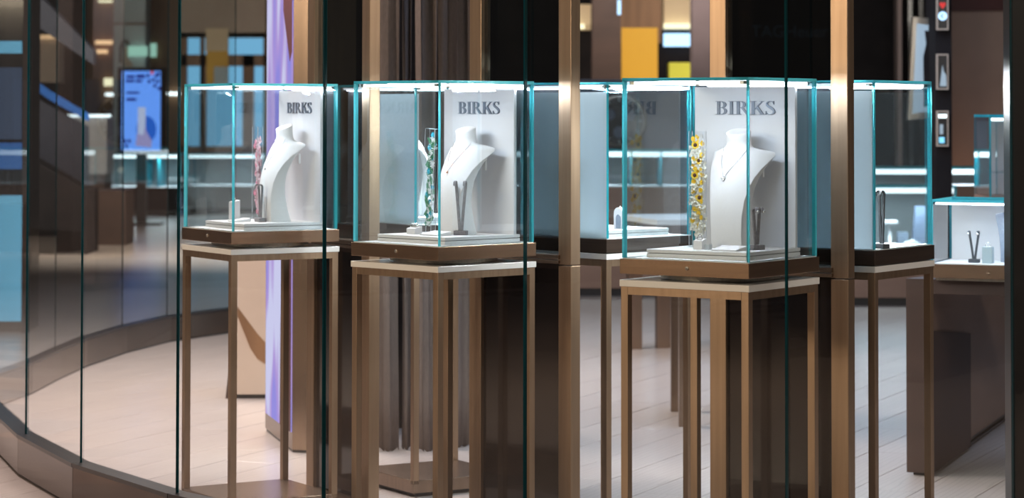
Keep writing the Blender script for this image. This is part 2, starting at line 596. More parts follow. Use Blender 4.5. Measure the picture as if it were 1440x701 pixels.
# planks: child pieces of the floor
PD = math.radians(24)
pd = Vector((math.sin(PD), math.cos(PD), 0))
pn = Vector((math.cos(PD), -math.sin(PD), 0))
pb = MB()
PW, PL = 0.225, 1.9
pb.box(-PW / 2 + 0.0015, PW / 2 - 0.0015, -PL / 2 + 0.0015, PL / 2 - 0.0015, -0.012, 0.0, 'plank', bev=0.0012)
proto = pb.build('plank', floor)
pmesh = proto.data
bpy.data.objects.remove(proto)
cands = []
for i in range(-60, 60):
    off = random.Random(i * 13 + 5).random() * PL
    for j in range(-8, 20):
        c = pn * (i * PW) + pd * (j * PL + off)
        Y = c.y
        if Y < 6.6 or Y > 24:
            continue
        px = 720 + FPX * c.x / Y
        mg = 1.25 * FPX / Y
        if px < -0.6 * mg or px > 1440 + 0.6 * mg:
            continue
        cands.append((Y, c))
cands.sort(key=lambda t: t[0])
for Y, c in cands[:298]:
    o = bpy.data.objects.new('plank', pmesh)
    C.objects.link(o)
    o.parent = floor
    o.location = (c.x, c.y, random.uniform(-0.0006, 0.0))
    o.rotation_euler = (0, 0, -PD)
YMAX = cands[min(297, len(cands) - 1)][0]
# planks too far away to pick apart, joined; and the floor outside the counted ones
fb = MB()
T = Matrix.Rotation(-PD, 4, 'Z')
for i in range(-75, 75):
    off = random.Random(i * 13 + 5).random() * PL
    for j in range(-10, 28):
        c = pn * (i * PW) + pd * (j * PL + off)
        if not (-12 < c.x < 10 and 1 < c.y < 42):
            continue
        px = 720 + FPX * c.x / c.y
        mg = 1.25 * FPX / c.y
        inside = 6.6 <= c.y <= YMAX and -0.6 * mg <= px <= 1440 + 0.6 * mg
        if inside:
            continue
        fb.add([Matrix.Translation(c) @ T @ Vector(p) for p in
                [(-PW / 2 + .001, -PL / 2 + .001, -0.001), (PW / 2 - .001, -PL / 2 + .001, -0.001),
                 (PW / 2 - .001, PL / 2 - .001, -0.001), (-PW / 2 + .001, PL / 2 - .001, -0.001)]], [(0, 1, 2, 3)], 'floor')
fo = fb.build('plank', floor)
fo['kind'] = 'stuff'


def pbox(b, x0, x1, y0, y1, d, th, mat, bev=0.0):
    """box standing at depth d whose front face spans those pixels of the photograph"""
    p, q = at(x0, y1, d), at(x1, y0, d)
    b.box(p.x, q.x, d, d + th, p.z, q.z, mat, bev)


def pfloor(b, x0, x1, y0, d, th, mat):
    p, q = at(x0, y0, d), at(x1, y0, d)
    b.box(p.x, q.x, d, d + th, 0, p.z, mat)


# ------------------------------------------------------------------ the ring of the shop
RC = Vector((3.62, 11.45, 0))


def rp(R, deg, z=0.0):
    a = math.radians(deg)
    return Vector((RC.x - R * math.sin(a), RC.y - R * math.cos(a), z))


angs = [16.3, 24.3, 30.15, 38.15, 46.05, 54.0, 61.9, 70.2]
nodes_xy = [rp(5.8, a) for a in angs] + [Vector((-2.45, 11.3, 0))]
for px, d in ((38, 12.18), (78, 12.85), (116, 13.47), (172, 14.23), (235, 14.93), (330, 15.6)):
    p = at(px, 400, d)
    nodes_xy.append(Vector((p.x, p.y, 0)))
# the shop front in plan turns back on itself at the left; drop the last near node overlap
GT = 3.45
wn = 0
for i in range(len(nodes_xy) - 1):
    a, c = nodes_xy[i], nodes_xy[i + 1]
    d = (c - a)
    L_ = d.length
    ang = math.atan2(d.y, d.x)
    T = Matrix.Translation(a) @ Matrix.Rotation(ang, 4, 'Z')
    b = MB()
    gth = 0.006 if i < 5 else 0.0035
    b.pane(0.002, L_ - 0.002, -gth, gth, 0.155, GT, 'y', 'shopglass', 'edge_dark', T)
    wn += 1
    struct(b.build('window_%d' % wn), 'clear glass storefront pane, facet %d counted from the right' % wn, 'window')
    b = MB()
    b.box(0, L_, -0.03, 0.03, 0.012, 0.143, 'plinth', M4=T)
    t = struct(b.build('trim_%d' % wn), 'bronze plinth under storefront pane, facet %d from the right' % wn, 'trim')
    b = MB()
    b.box(0, L_, -0.022, 0.022, 0.0, 0.012, 'black', M4=T)
    b.box(0, L_, -0.034, 0.034, 0.143, 0.157, 'black', M4=T)
    b.build('channel', t)

# ------------------------------------------------------------------ dark divider panels with bronze posts
NPAN = [(32.45, 37.15, 'right of the sunflower case'), (43.95, 48.75, 'between the middle case and the sunflower case'),
        (56.05, 60.9, 'right of the pink flower case')]


def place_T(R, deg):
    """local x along the ring to the right, local y towards the shop centre"""
    p = rp(R, deg)
    return Matrix.Translation(p) @ Matrix.Rotation(-math.radians(deg), 4, 'Z')


for k, (a0, a1, where) in enumerate(NPAN):
    R = 4.95
    am = (a0 + a1) / 2
    hw = (rp(R, a0) - rp(R, a1)).length / 2
    r = thing('divider_panel', 'smoked glass divider with two bronze posts ' + where, 'divider', rp(R, am), -math.radians(am),
              'smoked divider panels')
    for sx in (-1, 1):
        b = MB()
        b.box(sx * hw - 0.028, sx * hw + 0.028, -0.021, 0.021, 0.0, 0.895, 'brass', bev=0.002)
        b.box(sx * hw - 0.028, sx * hw + 0.028, -0.021, 0.021, 0.898, 3.4, 'brass', bev=0.002)
        b.build('post', r)
    b = MB()
    b.pane(-hw + 0.028, hw - 0.028, -0.006, 0.006, 0.93, 3.4, 'y', 'darkglass', 'edge_dark')
    b.build('smoked_glass', r)
    b = MB()
    b.box(-hw + 0.028, hw - 0.028, -0.008, 0.008, 0.03, 0.90, 'darkpanel')
    b.build('lower_panel', r)
    b = MB()
    b.box(-hw + 0.02, hw - 0.02, -0.03, 0.03, 0.900, 0.911, 'brass_dark', bev=0.001)
    b.box(-hw + 0.02, hw - 0.02, -0.03, 0.03, 0.914, 0.928, 'brass_dark', bev=0.001)
    b.build('rail', r)
    b = MB()
    b.box(-hw, hw, -0.02, 0.02, 0.0, 0.03, 'brass_dark')
    b.build('bottom_rail', r)


# ------------------------------------------------------------------ display stand (table)
def make_stand(label, cx, cy, th, top):
    """th: how far the front turns to the camera's left"""
    r = thing('display_stand', label, 'table', (cx, cy, 0), -th, 'marble topped display stands')
    h = 0.2057
    b = MB()
    b.box(-h, h, -h, h, top - 0.0185, top, 'marble', bev=0.0012)
    b.build('marble_top', r)
    i = h - 0.003
    lw = 0.023
    for sx in (-1, 1):
        for sy in (-1, 1):
            b = MB()
            xa, xb = sorted((sx * i, sx * (i - lw)))
            ya, yb = sorted((sy * i, sy * (i - lw)))
            b.box(xa, xb, ya, yb, 0.045, top - 0.0185, 'brass', bev=0.0012)
            b.build('leg', r)
    for sy in (-1, 1):
        b = MB()
        ya, yb = sorted((sy * i, sy * (i - lw)))
        b.box(-i + lw, i - lw, ya, yb, top - 0.0185 - 0.022, top - 0.0186, 'brass')
        b.build('rail', r)
        b = MB()
        b.box(ya, yb, -i + lw, i - lw, top - 0.0185 - 0.022, top - 0.0186, 'brass')
        b.build('rail', r)
    b = MB()
    b.box(-i, i, -i, i, 0.014, 0.060, 'brass_dark', bev=0.0015)
    b.build('bottom_shelf', r)
    b = MB()
    b.box(-i + 0.02, i - 0.02, -i + 0.02, i - 0.02, 0, 0.014, 'black')
    b.build('foot', r)
    return r


def make_vitrine(label, cx, cy, th, z, rear=False, power=6.8):
    r = thing('display_case', label, 'display case', (cx, cy, z), -th, 'glass jewellery cases on stands')
    S = 0.2
    gap = 0.017 if not rear else 0.003
    gb = 0.973 - z          # deck height above the stand
    gt = 1.4746 - z
    if not rear:
        b = MB()
        b.lathe([(0.150, 0.0), (0.150, 0.003), (0.168, 0.0045), (0.168, 0.0155)], 'steel', 48, smooth=False)
        b.build('turntable', r)
    else:
        b = MB()
        b.box(-0.19, 0.19, -0.19, 0.19, 0.0, 0.004, 'black')
        b.build('foot', r)
    b = MB()
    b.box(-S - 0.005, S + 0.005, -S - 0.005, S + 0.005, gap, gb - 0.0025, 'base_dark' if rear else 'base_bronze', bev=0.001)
    b.build('base', r)
    b = MB()
    b.box(-S + 0.001, S - 0.001, -S + 0.001, S - 0.001, gb - 0.0025, gb, 'white')
    b.build('deck', r)
    b = MB()
    ly = -1 if not rear else 1
    T = Matrix.Translation((-0.012 * ly, ly * (S + 0.005), (gap + gb) / 2)) @ Matrix.Rotation(PI / 2, 4, 'X')
    b.lathe([(0.0055, -0.003), (0.0055, 0.002), (0.0045, 0.003)], 'steel', 16, T)
    lk = b.build('lock', r)
    b = MB()
    b.box(-0.001, 0.001, -0.003, 0.003, -0.0036, 0.0036, 'black', M4=T)
    b.build('keyhole', lk)
    t = 0.010
    zt = gt - 0.0085
    b = MB()
    b.pane(-S, S, -S, -S + t, gb, zt, 'y', 'glass', 'edge')
    b.build('glass_pane', r)
    b = MB()
    b.pane(-S, S, S - t, S, gb, zt, 'y', 'glass', 'edge')
    b.build('glass_pane', r)
    b = MB()
    b.pane(-S, -S + t, -S + t, S - t, gb, zt, 'x', 'glass', 'edge')
    b.build('glass_pane', r)
    b = MB()
    b.pane(S - t, S, -S + t, S - t, gb, zt, 'x', 'glass', 'edge')
    b.build('glass_pane', r)
    b = MB()
    b.pane(-S, S, -S, S, zt, gt, 'z', 'glass', 'edge')
    b.build('glass_lid', r)
    for q in range(4):
        T = Matrix.Rotation(q * PI / 2, 4, 'Z')
        b = MB()
        b.box(-0.168, 0.168, -S + 0.013, -S + 0.023, zt - 0.009, zt - 0.002, 'led', M4=T)
        ls = b.build('light_strip', r)
        for e0, e1 in ((-0.180, -0.168), (0.168, 0.180)):
            b = MB()
            b.box(e0, e1, -S + 0.012, -S + 0.024, zt - 0.010, zt - 0.001, 'steel', M4=T)
            b.build('end_cap', ls)
        if q in (0, 2):
            d = bpy.data.lights.new('case_light', 'AREA')
            d.shape = 'RECTANGLE'
            d.size = 0.32
            d.size_y = 0.02
            d.energy = power * ((0.34 if q == 0 else 0.66) if not rear else (0.66 if q == 0 else 0.34))
            d.color = (0.80, 0.87, 1.0) if not rear else (0.95, 0.98, 1.0)
            lo = bpy.data.objects.new('case_light', d)
            C.objects.link(lo)
            lo.parent = r
            tl = Vector((0, -S + (0.085 if rear and q == 0 else 0.03), zt - 0.012))
            lo.location = T @ tl
            lo.rotation_euler = (0, 0, 0) if q == 0 else (0, 0, PI)
            lo.rotation_euler.x = math.radians(12 if q == 0 and not rear else (-25 if q == 0 else -12))
    return r


def W(cx, cy, th, x, y, z):
    """case-local point to world"""
    return Vector((cx + x * math.cos(th) + y * math.sin(th), cy - x * math.sin(th) + y * math.cos(th), z))


# ------------------------------------------------------------------ lettering BIRKS (high-contrast serif capitals)
def arc(cx, cz, rx, rz, a0, a1, n):
    return [(cx + rx * math.cos(math.radians(a0 + (a1 - a0) * i / n)), cz + rz * math.sin(math.radians(a0 + (a1 - a0) * i / n)))
            for i in range(n + 1)]


def ribbon(b, outer, inner, y0, y1, mat, T):
    n = len(outer)
    vs = [(p[0], y0, p[1]) for p in outer] + [(p[0], y0, p[1]) for p in inner] + \
         [(p[0], y1, p[1]) for p in outer] + [(p[0], y1, p[1]) for p in inner]
    fs = []
    for i in range(n - 1):
        fs.append((i, i + 1, n + i + 1, n + i))
        fs.append((i + 2 * n, n * 3 + i, n * 3 + i + 1, i + 1 + 2 * n))
        fs.append((i, i + 2 * n, i + 1 + 2 * n, i + 1))
        fs.append((n + i, n + i + 1, 3 * n + i + 1, 3 * n + i))
    b.add(vs, fs, mat, False, T)


def letter(ch, T, hgt):
    """cap height 1 outlines scaled to hgt; returns builder and advance"""
    b = MB()
    S4 = T @ Matrix.Diagonal((hgt, 1, hgt, 1))
    y0, y1 = -0.0045, 0.0
    m = 'letter'
    st = 0.17

    def stem(x, ww=st, z0=0, z1=1):
        b.box(x, x + ww, y0, y1, z0, z1, m, M4=S4)

    def serif(x0, x1, z):
        b.box(x0, x1, y0, y1, z, z + 0.035, m, M4=S4)
    if ch == 'I':
        stem(0.10)
        serif(0, 0.37, 0)
        serif(0, 0.37, 0.965)
        adv = 0.37
    if ch in 'BR':
        stem(0.10)
        serif(0, 0.37 if ch == 'R' else 0.30, 0)
        serif(0, 0.32, 0.965)
        top_o = arc(0.36, 0.745, 0.30, 0.255, 90, -90, 18)
        top_i = arc(0.36, 0.745, 0.135, 0.215, 90, -90, 18)
        ribbon(b, top_o, top_i, y0, y1, m, S4)
        b.box(0.2, 0.365, y0, y1, 0.960, 1.0, m, M4=S4)
        b.box(0.2, 0.365, y0, y1, 0.490, 0.530, m, M4=S4)
        if ch == 'B':
            ribbon(b, arc(0.38, 0.262, 0.335, 0.262, 90, -90, 18), arc(0.38, 0.262, 0.165, 0.222, 90, -90, 18), y0, y1, m, S4)
            b.box(0.2, 0.385, y0, y1, 0.0, 0.040, m, M4=S4)
            adv = 0.72
        else:
            b.prism([(0.36, 0.52), (0.52, 0.50), (0.84, 0.06), (0.94, 0.035), (0.94, 0.0), (0.70, 0.0)], y0, y1, m, S4)
            adv = 0.90
    if ch == 'K':
        stem(0.10)
        serif(0, 0.37, 0)
        serif(0, 0.37, 0.965)
        b.prism([(0.27, 0.42), (0.72, 0.97), (0.78, 0.97), (0.27, 0.34)], y0, y1, m, S4)
        serif(0.60, 0.86, 0.965)
        b.prism([(0.36, 0.50), (0.48, 0.64), (0.86, 0.035), (0.66, 0.035)], y0, y1, m, S4)
        serif(0.58, 0.95, 0)
        adv = 0.93
    if ch == 'S':
        pts = [(0.50, 0.84, .02), (0.46, 0.93, .03), (0.36, 0.985, .035), (0.25, 0.98, .045), (0.14, 0.92, .07), (0.09, 0.82, .09), (0.10, 0.71, .10),
               (0.18, 0.62, .115), (0.30, 0.53, .13), (0.42, 0.43, .13), (0.51, 0.33, .115), (0.535, 0.22, .10), (0.50, 0.11, .08),
               (0.41, 0.04, .05), (0.29, 0.012, .035), (0.16, 0.03, .03), (0.07, 0.11, .03), (0.03, 0.23, .02)]
        o_, i_ = [], []
        for i, (x, z, w_) in enumerate(pts):
            a = pts[max(i - 1, 0)]
            c = pts[min(i + 1, len(pts) - 1)]
            dx, dz = c[0] - a[0], c[1] - a[1]
            l = math.hypot(dx, dz)
            nx, nz = -dz / l, dx / l
            o_.append((x + nx * w_ * .62, z + nz * w_ * .62))
            i_.append((x - nx * w_ * .62, z - nz * w_ * .62))
        ribbon(b, o_, i_, y0, y1, m, S4)
        b.box(0.485, 0.525, y0, y1, 0.76, 1.0, m, M4=S4)
        b.box(0.015, 0.055, y0, y1, 0.0, 0.26, m, M4=S4)
        adv = 0.60
    return b, adv


def make_board(label, cx, cy, th, z, text=True, frosted=False):
    """upright board at the back of a case; the text stands on its front"""
    mm = 'board' if not frosted else 'frost'
    r = thing('sign_board' if text else 'frosted_board', label, 'sign' if text else 'panel', W(cx, cy, th, -0.008, 0.155, z), -th,
              'boards in the cases')
    b = MB()
    hb = 1.452 - z
    b.box(-0.164, 0.164, 0.0, 0.012 if not frosted else 0.006, 0.0, hb, mm, bev=0.0008)
    b.build('board', r)
    if text:
        hgt = 0.0385
        advs = {'B': 0.81, 'I': 0.43, 'R': 0.94, 'K': 0.96, 'S': 0.6}
        tot = sum(advs.values())
        sx = 0.194 / (tot * hgt)
        x = -0.097 + 0.004
        for ch in 'BIRKS':
            T = Matrix.Translation((x, 0, 1.3725 - z)) @ Matrix.Diagonal((sx, 1, 1, 1))
            lb, _ = letter(ch, T, hgt)
            lb.build('letter', r)
            x += advs[ch] * hgt * sx
    return r


# ------------------------------------------------------------------ props
def make_riser(label, cx, cy, th, z):
    b = MB()
    r = thing('riser', label, 'riser', W(cx, cy, th, 0, 0, z), -th, 'white stepped risers in the cases')
    b.box(-0.160, 0.158, -0.135, 0.180, 0.0, 0.0105, 'white', bev=0.001)
    b.build('lower_slab', r)
    b = MB()
    b.box(-0.156, 0.154, -0.131, 0.176, 0.0105, 0.0128, 'greycase')
    b.build('shadow_gap', r)
    b = MB()
    b.box(-0.160, 0.158, -0.135, 0.180, 0.0128, 0.0225, 'white', bev=0.001)
    b.build('upper_slab', r)
    return r


# profile of the necklace bust: z, half width, front y, back y, how far the edges sweep back
BP = [(0.000, 0.048, 0.004, 0.086, 0.004), (0.004, 0.0485, 0.003, 0.086, 0.004), (0.040, 0.048, 0.000, 0.074, 0.005), (0.090, 0.050, -0.003, 0.063, 0.007),
      (0.135, 0.055, 0.000, 0.060, 0.011), (0.170, 0.062, 0.005, 0.064, 0.018), (0.200, 0.071, 0.013, 0.074, 0.028),
      (0.225, 0.082, 0.022, 0.086, 0.042), (0.246, 0.093, 0.032, 0.098, 0.058), (0.262, 0.100, 0.041, 0.108, 0.070),
      (0.270, 0.098, 0.046, 0.112, 0.066), (0.274, 0.084, 0.050, 0.112, 0.054), (0.278, 0.064, 0.051, 0.112, 0.036)]


def bust_ring(z, wd, yf, yb, sw):
    pts = []
    n = 14
    for i in range(n + 1):           # front, left to right
        u = -1 + 2 * i / n
        x = wd * math.sin(u * PI / 2)
        e = abs(x / wd)
        pts.append((x, yf + sw * e ** 2.1, z))
    yb2 = max(yb, yf + sw + 0.004)
    for i in range(n + 1):           # back, right to left
        u = 1 - 2 * i / n
        x = wd * math.sin(u * PI / 2)
        e = abs(x / wd)
        pts.append((x, yb2 - (0.004) * e ** 2, z))
    return pts


def neck_ring(z, rx, ry, cy_, tilt):
    pts = []
    n = 14
    for i in range(n + 1):
        a = PI + PI * i / n
        x, y = rx * math.cos(a), ry * math.sin(a)
        pts.append((x, cy_ + y, z + tilt * y))
    for i in range(n + 1):
        a = PI * i / n
        x, y = rx * math.cos(a), ry * math.sin(a)
        pts.append((x, cy_ + y, z + tilt * y))
    return pts


def make_bust(label, cx, cy, th, z, dx=0.0, mat='whitefelt', s=1.0, flip=False, group='necklace busts in the cases', x=0.016, y=0.0):
    sg = -1 if flip else 1
    r = thing('necklace_bust', label, 'jewellery bust', W(cx, cy, th, (x + dx) * sg, y * sg, z), -th + (PI if flip else 0), group)
    b = MB()
    rings = [bust_ring(*q) for q in BP] + [neck_ring(0.2835, 0.0440, 0.0300, 0.081, 0.0), neck_ring(0.290, 0.0385, 0.0275, 0.081, 0.03), neck_ring(0.300, 0.0370, 0.0265, 0.080, 0.08),
                                           neck_ring(0.314, 0.0370, 0.0265, 0.079, 0.20), neck_ring(0.3280, 0.0378, 0.0270, 0.078, 0.36)]
    rings = [[(p[0] * s, p[1] * s, p[2] * s) for p in q] for q in rings]
    b.loft(rings, mat)
    o = b.build('form', r)
    md = o.modifiers.new('bevel', 'BEVEL')
    md.width = 0.0012
    md.segments = 2
    md.limit_method = 'ANGLE'
    md.angle_limit = math.radians(50)
    b = MB()
    top = [neck_ring(0.3284, 0.0372, 0.0264, 0.078, 0.36), neck_ring(0.3300, 0.0350, 0.0245, 0.078, 0.36)]
    b.loft([[(p[0] * s, p[1] * s, p[2] * s) for p in q] for q in top], 'white' if mat == 'whitefelt' else mat)
    b.smooth = [False] * len(b.smooth)
    b.build('neck_cap', r)
    b = MB()
    b.box(0.052 * s, 0.064 * s, 0.104 * s, 0.112 * s, 0.200 * s, 0.236 * s, 'white', bev=0.001)
    b.build('clip', r)
    return r


def chest_y(x, z):
    """front surface of the bust (local), from the profile"""
    for a, c in zip(BP, BP[1:]):
        if a[0] <= z <= c[0] or (c is BP[-1] and z > c[0]):
            t = min(1.0, (z - a[0]) / (c[0] - a[0] + 1e-9))
            wd, yf, sw = [a[k] + (c[k] - a[k]) * t for k in (1, 2, 4)]
            e = min(1, abs(x / wd))
            return yf + sw * e ** 2.1
    return 0.05


def make_necklace(label, bust, zp, metal, pend, drop_x=0.0):
    """fine chain lying on the bust"""
    r = thing('necklace', label, 'necklace', bust.location, bust.rotation_euler.z, 'necklaces on the busts')
    b = MB()
    pts = []
    for s_ in (-1, 1):
        seq = []
        for i in range(15):
            t = i / 14
            x = s_ * (0.040 + 0.020 * math.sin(t * PI) * 0.3) * (1 - t) ** 0.9 + drop_x * t
            zz = 0.286 + (zp - 0.286) * t
            if t == 0:
                x = s_ * 0.040
            seq.append((x, chest_y(x, zz) - 0.0013, zz))
        b.tube(seq, 0.00065, metal, 5)
    b.build('chain', r)
    b = MB()
    px_, py_, pz_ = drop_x, chest_y(drop_x, zp) - 0.003, zp - 0.004
    if pend == 'cluster':
        for dx, dz in ((-0.004, 0.002), (0.004, 0.002), (0, -0.0045), (0, 0.0)):
            b.ball((px_ + dx, py_, pz_ + dz), 0.0032, metal, 8)
    elif pend == 'oval':
        b.ball((px_, py_, pz_ - 0.003), 0.0042, metal, 10, (0.8, 0.4, 1.3))
    else:
        b.ball((px_, py_, pz_), 0.0040, metal, 10)
    b.build('pendant', r)
    return r


def make_vstand(label, cx, cy, th, x, y, z, hgt, rz=0.0, mat='velvet', earrings='hoop', elab='', spread=0.013):
    """earring stand: two slim uprights that open into a V with hooked tops on a block"""
    r = thing('earring_stand', label, 'earring stand', W(cx, cy, th, x, y, z), -th + rz, 'grey earring stands')
    b = MB()
    b.box(-0.020, 0.020, -0.014, 0.014, 0.0, 0.014, mat, bev=0.0015)
    b.build('block', r)
    for sx in (-1, 1):
        b = MB()
        pts = []
        n = 10
        for i in range(n + 1):
            t = i / n
            pts.append((sx * (0.0035 + spread * t ** 1.1), 0, 0.014 + (hgt - 0.022) * t))
        top = pts[-1]
        for i in range(1, 8):       # rolled-over hook towards the front
            a = i / 7 * PI * 0.95
            pts.append((top[0], -0.008 * (1 - math.cos(a)), top[2] + 0.009 * math.sin(a)))
        lx = pts[-1]
        pts.append((lx[0], lx[1] - 0.0005, lx[2] - 0.006))
        wv = 0.0042
        rings = []
        for i, p in enumerate(pts):
            a = Vector(pts[max(i - 1, 0)])
            c = Vector(pts[min(i + 1, len(pts) - 1)])
            t = (c - a).normalized()
            nrm = Vector((1, 0, 0)).cross(t).normalized() * 0.0022
            pv = Vector(p)
            ex = Vector((wv, 0, 0))
            rings.append([pv - ex - nrm, pv + ex - nrm, pv + ex + nrm, pv - ex + nrm])
        b.loft([[tuple(q) for q in rg] for rg in rings], mat)
        for k in range(len(b.smooth)):
            b.smooth[k] = False
        b.build('upright', r)
        e = MB()
        if earrings == 'stud':
            e.ball((lx[0], lx[1] - 0.005, lx[2] - 0.002), 0.0045, 'silver', 10)
        elif earrings == 'hoop':
            T = Matrix.Translation((lx[0], lx[1] - 0.003, lx[2] - 0.008))
            e.tube([T @ Vector((0, 0.006 * math.cos(a_), 0.006 * math.sin(a_))) for a_ in [q * PI / 8 for q in range(17)]], 0.0011, 'silver', 6)
        eo = e.build('earring', None) if earrings != 'none' else None
        if eo:
            eo.location = r.location
            eo.rotation_euler = r.rotation_euler
            side = 'left' if sx < 0 else 'right'
            tag(eo, 'silver earring on the %s prong of the %s' % (side, elab), 'earring',
                'silver earrings on the stands')
    return r


# ------------------------------------------------------------------ flowers (one mesh per kind, shared)
def mesh_only(b, name):
    o = b.build(name)
    me = o.data
    bpy.data.objects.remove(o)
    return me


def petals(n, r, wd, mat, cup=0.15, layers=1):
    b = MB()
    for l in range(layers):
        for i in range(n):
            a = 2 * PI * (i + 0.5 * l) / n
            rr = r * (1 - 0.28 * l)
            T = Matrix.Rotation(a, 4, 'Y')
            y = -0.0006 * l - 0.0002 * (i % 2)
            b.add([(0, y, r * .15), (wd, y - cup * r * .4, rr * .55), (0, y - cup * r, rr), (-wd, y - cup * r * .4, rr * .55)], [(0, 1, 2, 3)], mat, False, T)
    return b


def fern():
    b = MB()
    b.box(-0.0004, 0.0004, -0.0004, 0.0004, -0.012, 0.012, 'greenleaf')
    for i in range(7):
        z = -0.010 + i * 0.0032
        l = 0.0085 * (1 - i / 10)
        for s_ in (-1, 1):
            b.add([(0, 0, z), (s_ * l * .5, -0.0006, z + 0.0042), (s_ * l, -0.001, z + 0.0045), (s_ * l * .55, -0.0006, z + 0.0008)], [(0, 1, 2, 3)], 'greenleaf')
    return b


def blob(mat, r, seed):
    rnd = random.Random(seed)
    b = MB()
    for i in range(16):
        T = Matrix.Translation((rnd.uniform(-r, r) * .75, rnd.uniform(-.3, .3) * r, rnd.uniform(-r, r) * .75)) @ \
            Matrix.Rotation(rnd.uniform(-.6, .6), 4, 'X') @ Matrix.Rotation(rnd.uniform(-.6, .6), 4, 'Z') @ Matrix.Rotation(rnd.uniform(0, 6), 4, 'Y')
        q = r * .42
        b.add([(0, 0, 0), (q * .7, -.0008, q * .6), (0, -.0016, q * 1.2), (-q * .7, -.0008, q * .6)], [(0, 1, 2, 3)], mat, False, T)
        b.add([(0, 0, 0), (q * .7, -.0008, -q * .6), (0, -.0016, -q * 1.2), (-q * .7, -.0008, -q * .6)], [(3, 2, 1, 0)], mat, False, T)
    return b


FM = {}
FM['sun'] = (mesh_only(petals(13, 0.0115, 0.0028, 'yellowpet', 0.15, 2), 'flower'), 'brownseed', 0.0052)
FM['daisy'] = (mesh_only(petals(9, 0.0078, 0.0026, 'yellowpet', 0.2, 2), 'flower'), 'orangeseed', 0.0022)
FM['cream'] = (mesh_only(blob('creampet', 0.013, 1), 'flower'), None, 0)
FM['tinyyellow'] = (mesh_only(petals(5, 0.0048, 0.0022, 'yellowpet', 0.2, 1), 'flower'), 'orangeseed', 0.0012)
FM['turq'] = (mesh_only(petals(7, 0.0090, 0.0042, 'turqpet', 0.3, 2), 'flower'), 'turqpet', 0.0025)
FM['whiteblob'] = (mesh_only(blob('whitepet', 0.012, 3), 'flower'), None, 0)
FM['fern'] = (mesh_only(fern(), 'leaf'), None, 0)
FM['pink'] = (mesh_only(petals(6, 0.0100, 0.0050, 'pinkpet', 0.35, 2), 'flower'), 'pinkpet', 0.0022)
FM['palepink'] = (mesh_only(blob('palepink', 0.013, 5), 'flower'), None, 0)
SEED = {}
for k, (me, sm, sr) in list(FM.items()):
    if sm:
        b = MB()
        b.ball((0, -0.0022, 0), sr, sm, 10, (1, 0.45, 1))
        SEED[k] = mesh_only(b, 'flower_centre')


def make_column(label, cx, cy, th, x, y, z, items, tilt=0.0, sides='both', hgt=0.330):
    r = thing('flower_block', label, 'flower block', W(cx, cy, th, x, y, z), -th, 'acrylic flower blocks')
    r.rotation_euler.y = tilt
    hw = 0.0235
    b = MB()
    hy_ = 0.010
    b.box(-hw, hw, -hy_, hy_, 0, hgt, 'acrylic')
    # the polished arrises
    for sx in (-1, 1):
        for sy in (-1, 1):
            xa, xb = sorted((sx * hw, sx * (hw - 0.0014)))
            ya, yb = sorted((sy * hy_, sy * (hy_ - 0.0009)))
            b.box(xa, xb, ya, yb, 0.0, hgt, 'acredge')
    b.build('acrylic_block', r)
    for kind, fx, fz, sc, face in items:
        me, sm, sr = FM[kind]
        o = bpy.data.objects.new('leaf' if kind == 'fern' else 'flower', me)
        C.objects.link(o)
        o.parent = r
        if face == 0:
            o.location = (fx * 1.25, -0.004 + 0.006 * random.random(), fz)
            rz = random.uniform(-.15, .15)
        else:
            o.location = (fx * 1.25, 0.001 + 0.005 * random.random(), fz)
            rz = random.uniform(-.3, .3)
        o.rotation_euler = (random.uniform(-.15, .15), random.uniform(-2.9, 2.9), rz)
        if kind == 'fern':
            o.rotation_euler = (0, random.uniform(-0.9, 0.9), rz)
        o.scale = (sc * 1.15, sc, sc * 1.15)
        if sm:
            q = bpy.data.objects.new('flower_centre', SEED[k2(kind)])
            C.objects.link(q)
            q.parent = o
    return r


def k2(k):
    return k


def make_ringbox(label, cx, cy, th, x, y, z, wd, dp, hgt, ring='band', mat='white', rz=0.0, slope=0.006):
    r = thing('ring_holder', label, 'ring holder', W(cx, cy, th, x, y, z), -th + rz, 'small ring holders')
    b = MB()
    h1, h0 = hgt, hgt - slope
    vs = [(-wd / 2, -dp / 2, 0), (wd / 2, -dp / 2, 0), (wd / 2, dp / 2, 0), (-wd / 2, dp / 2, 0),
          (-wd / 2, -dp / 2, h0), (wd / 2, -dp / 2, h0), (wd / 2, dp / 2, h1), (-wd / 2, dp / 2, h1)]
    b.add(vs, [(0, 3, 2, 1), (4, 5, 6, 7), (0, 1, 5, 4), (1, 2, 6, 5), (2, 3, 7, 6), (3, 0, 4, 7)], mat)
    b.build('block', r)
    b = MB()
    b.box(-wd * .30, wd * .30, -0.0018, 0.0018, (h0 + h1) / 2 - 0.0005, (h0 + h1) / 2 + 0.002, 'whitefelt')
    b.build('slot_pad', r)
    if ring:
        b = MB()
        rr = 0.008
        zc = (h0 + h1) / 2 + 0.004
        if ring == 'band':
            b.tube([(rr * math.cos(a_), 0, zc + rr * math.sin(a_)) for a_ in [PI * q / 12 for q in range(-1, 14)]], 0.0013, 'silver', 6)
            b.ball((0, 0, zc + rr + 0.002), 0.003, 'silver', 8)
        else:
            for q in range(3):
                b.tube([(rr * math.cos(a_) + (q - 1) * 0.006, (q - 1) * 0.003, zc + rr * math.sin(a_)) for a_ in [PI * k / 12 for k in range(-1, 14)]], 0.0018, 'silver', 6)
        o = b.build('ring', None)
        o.location = r.location
        o.rotation_euler = r.rotation_euler
        tag(o, 'silver ring in the ' + label.replace(' at the front left of the', ', '), 'ring', 'silver rings in the holders')
    return r


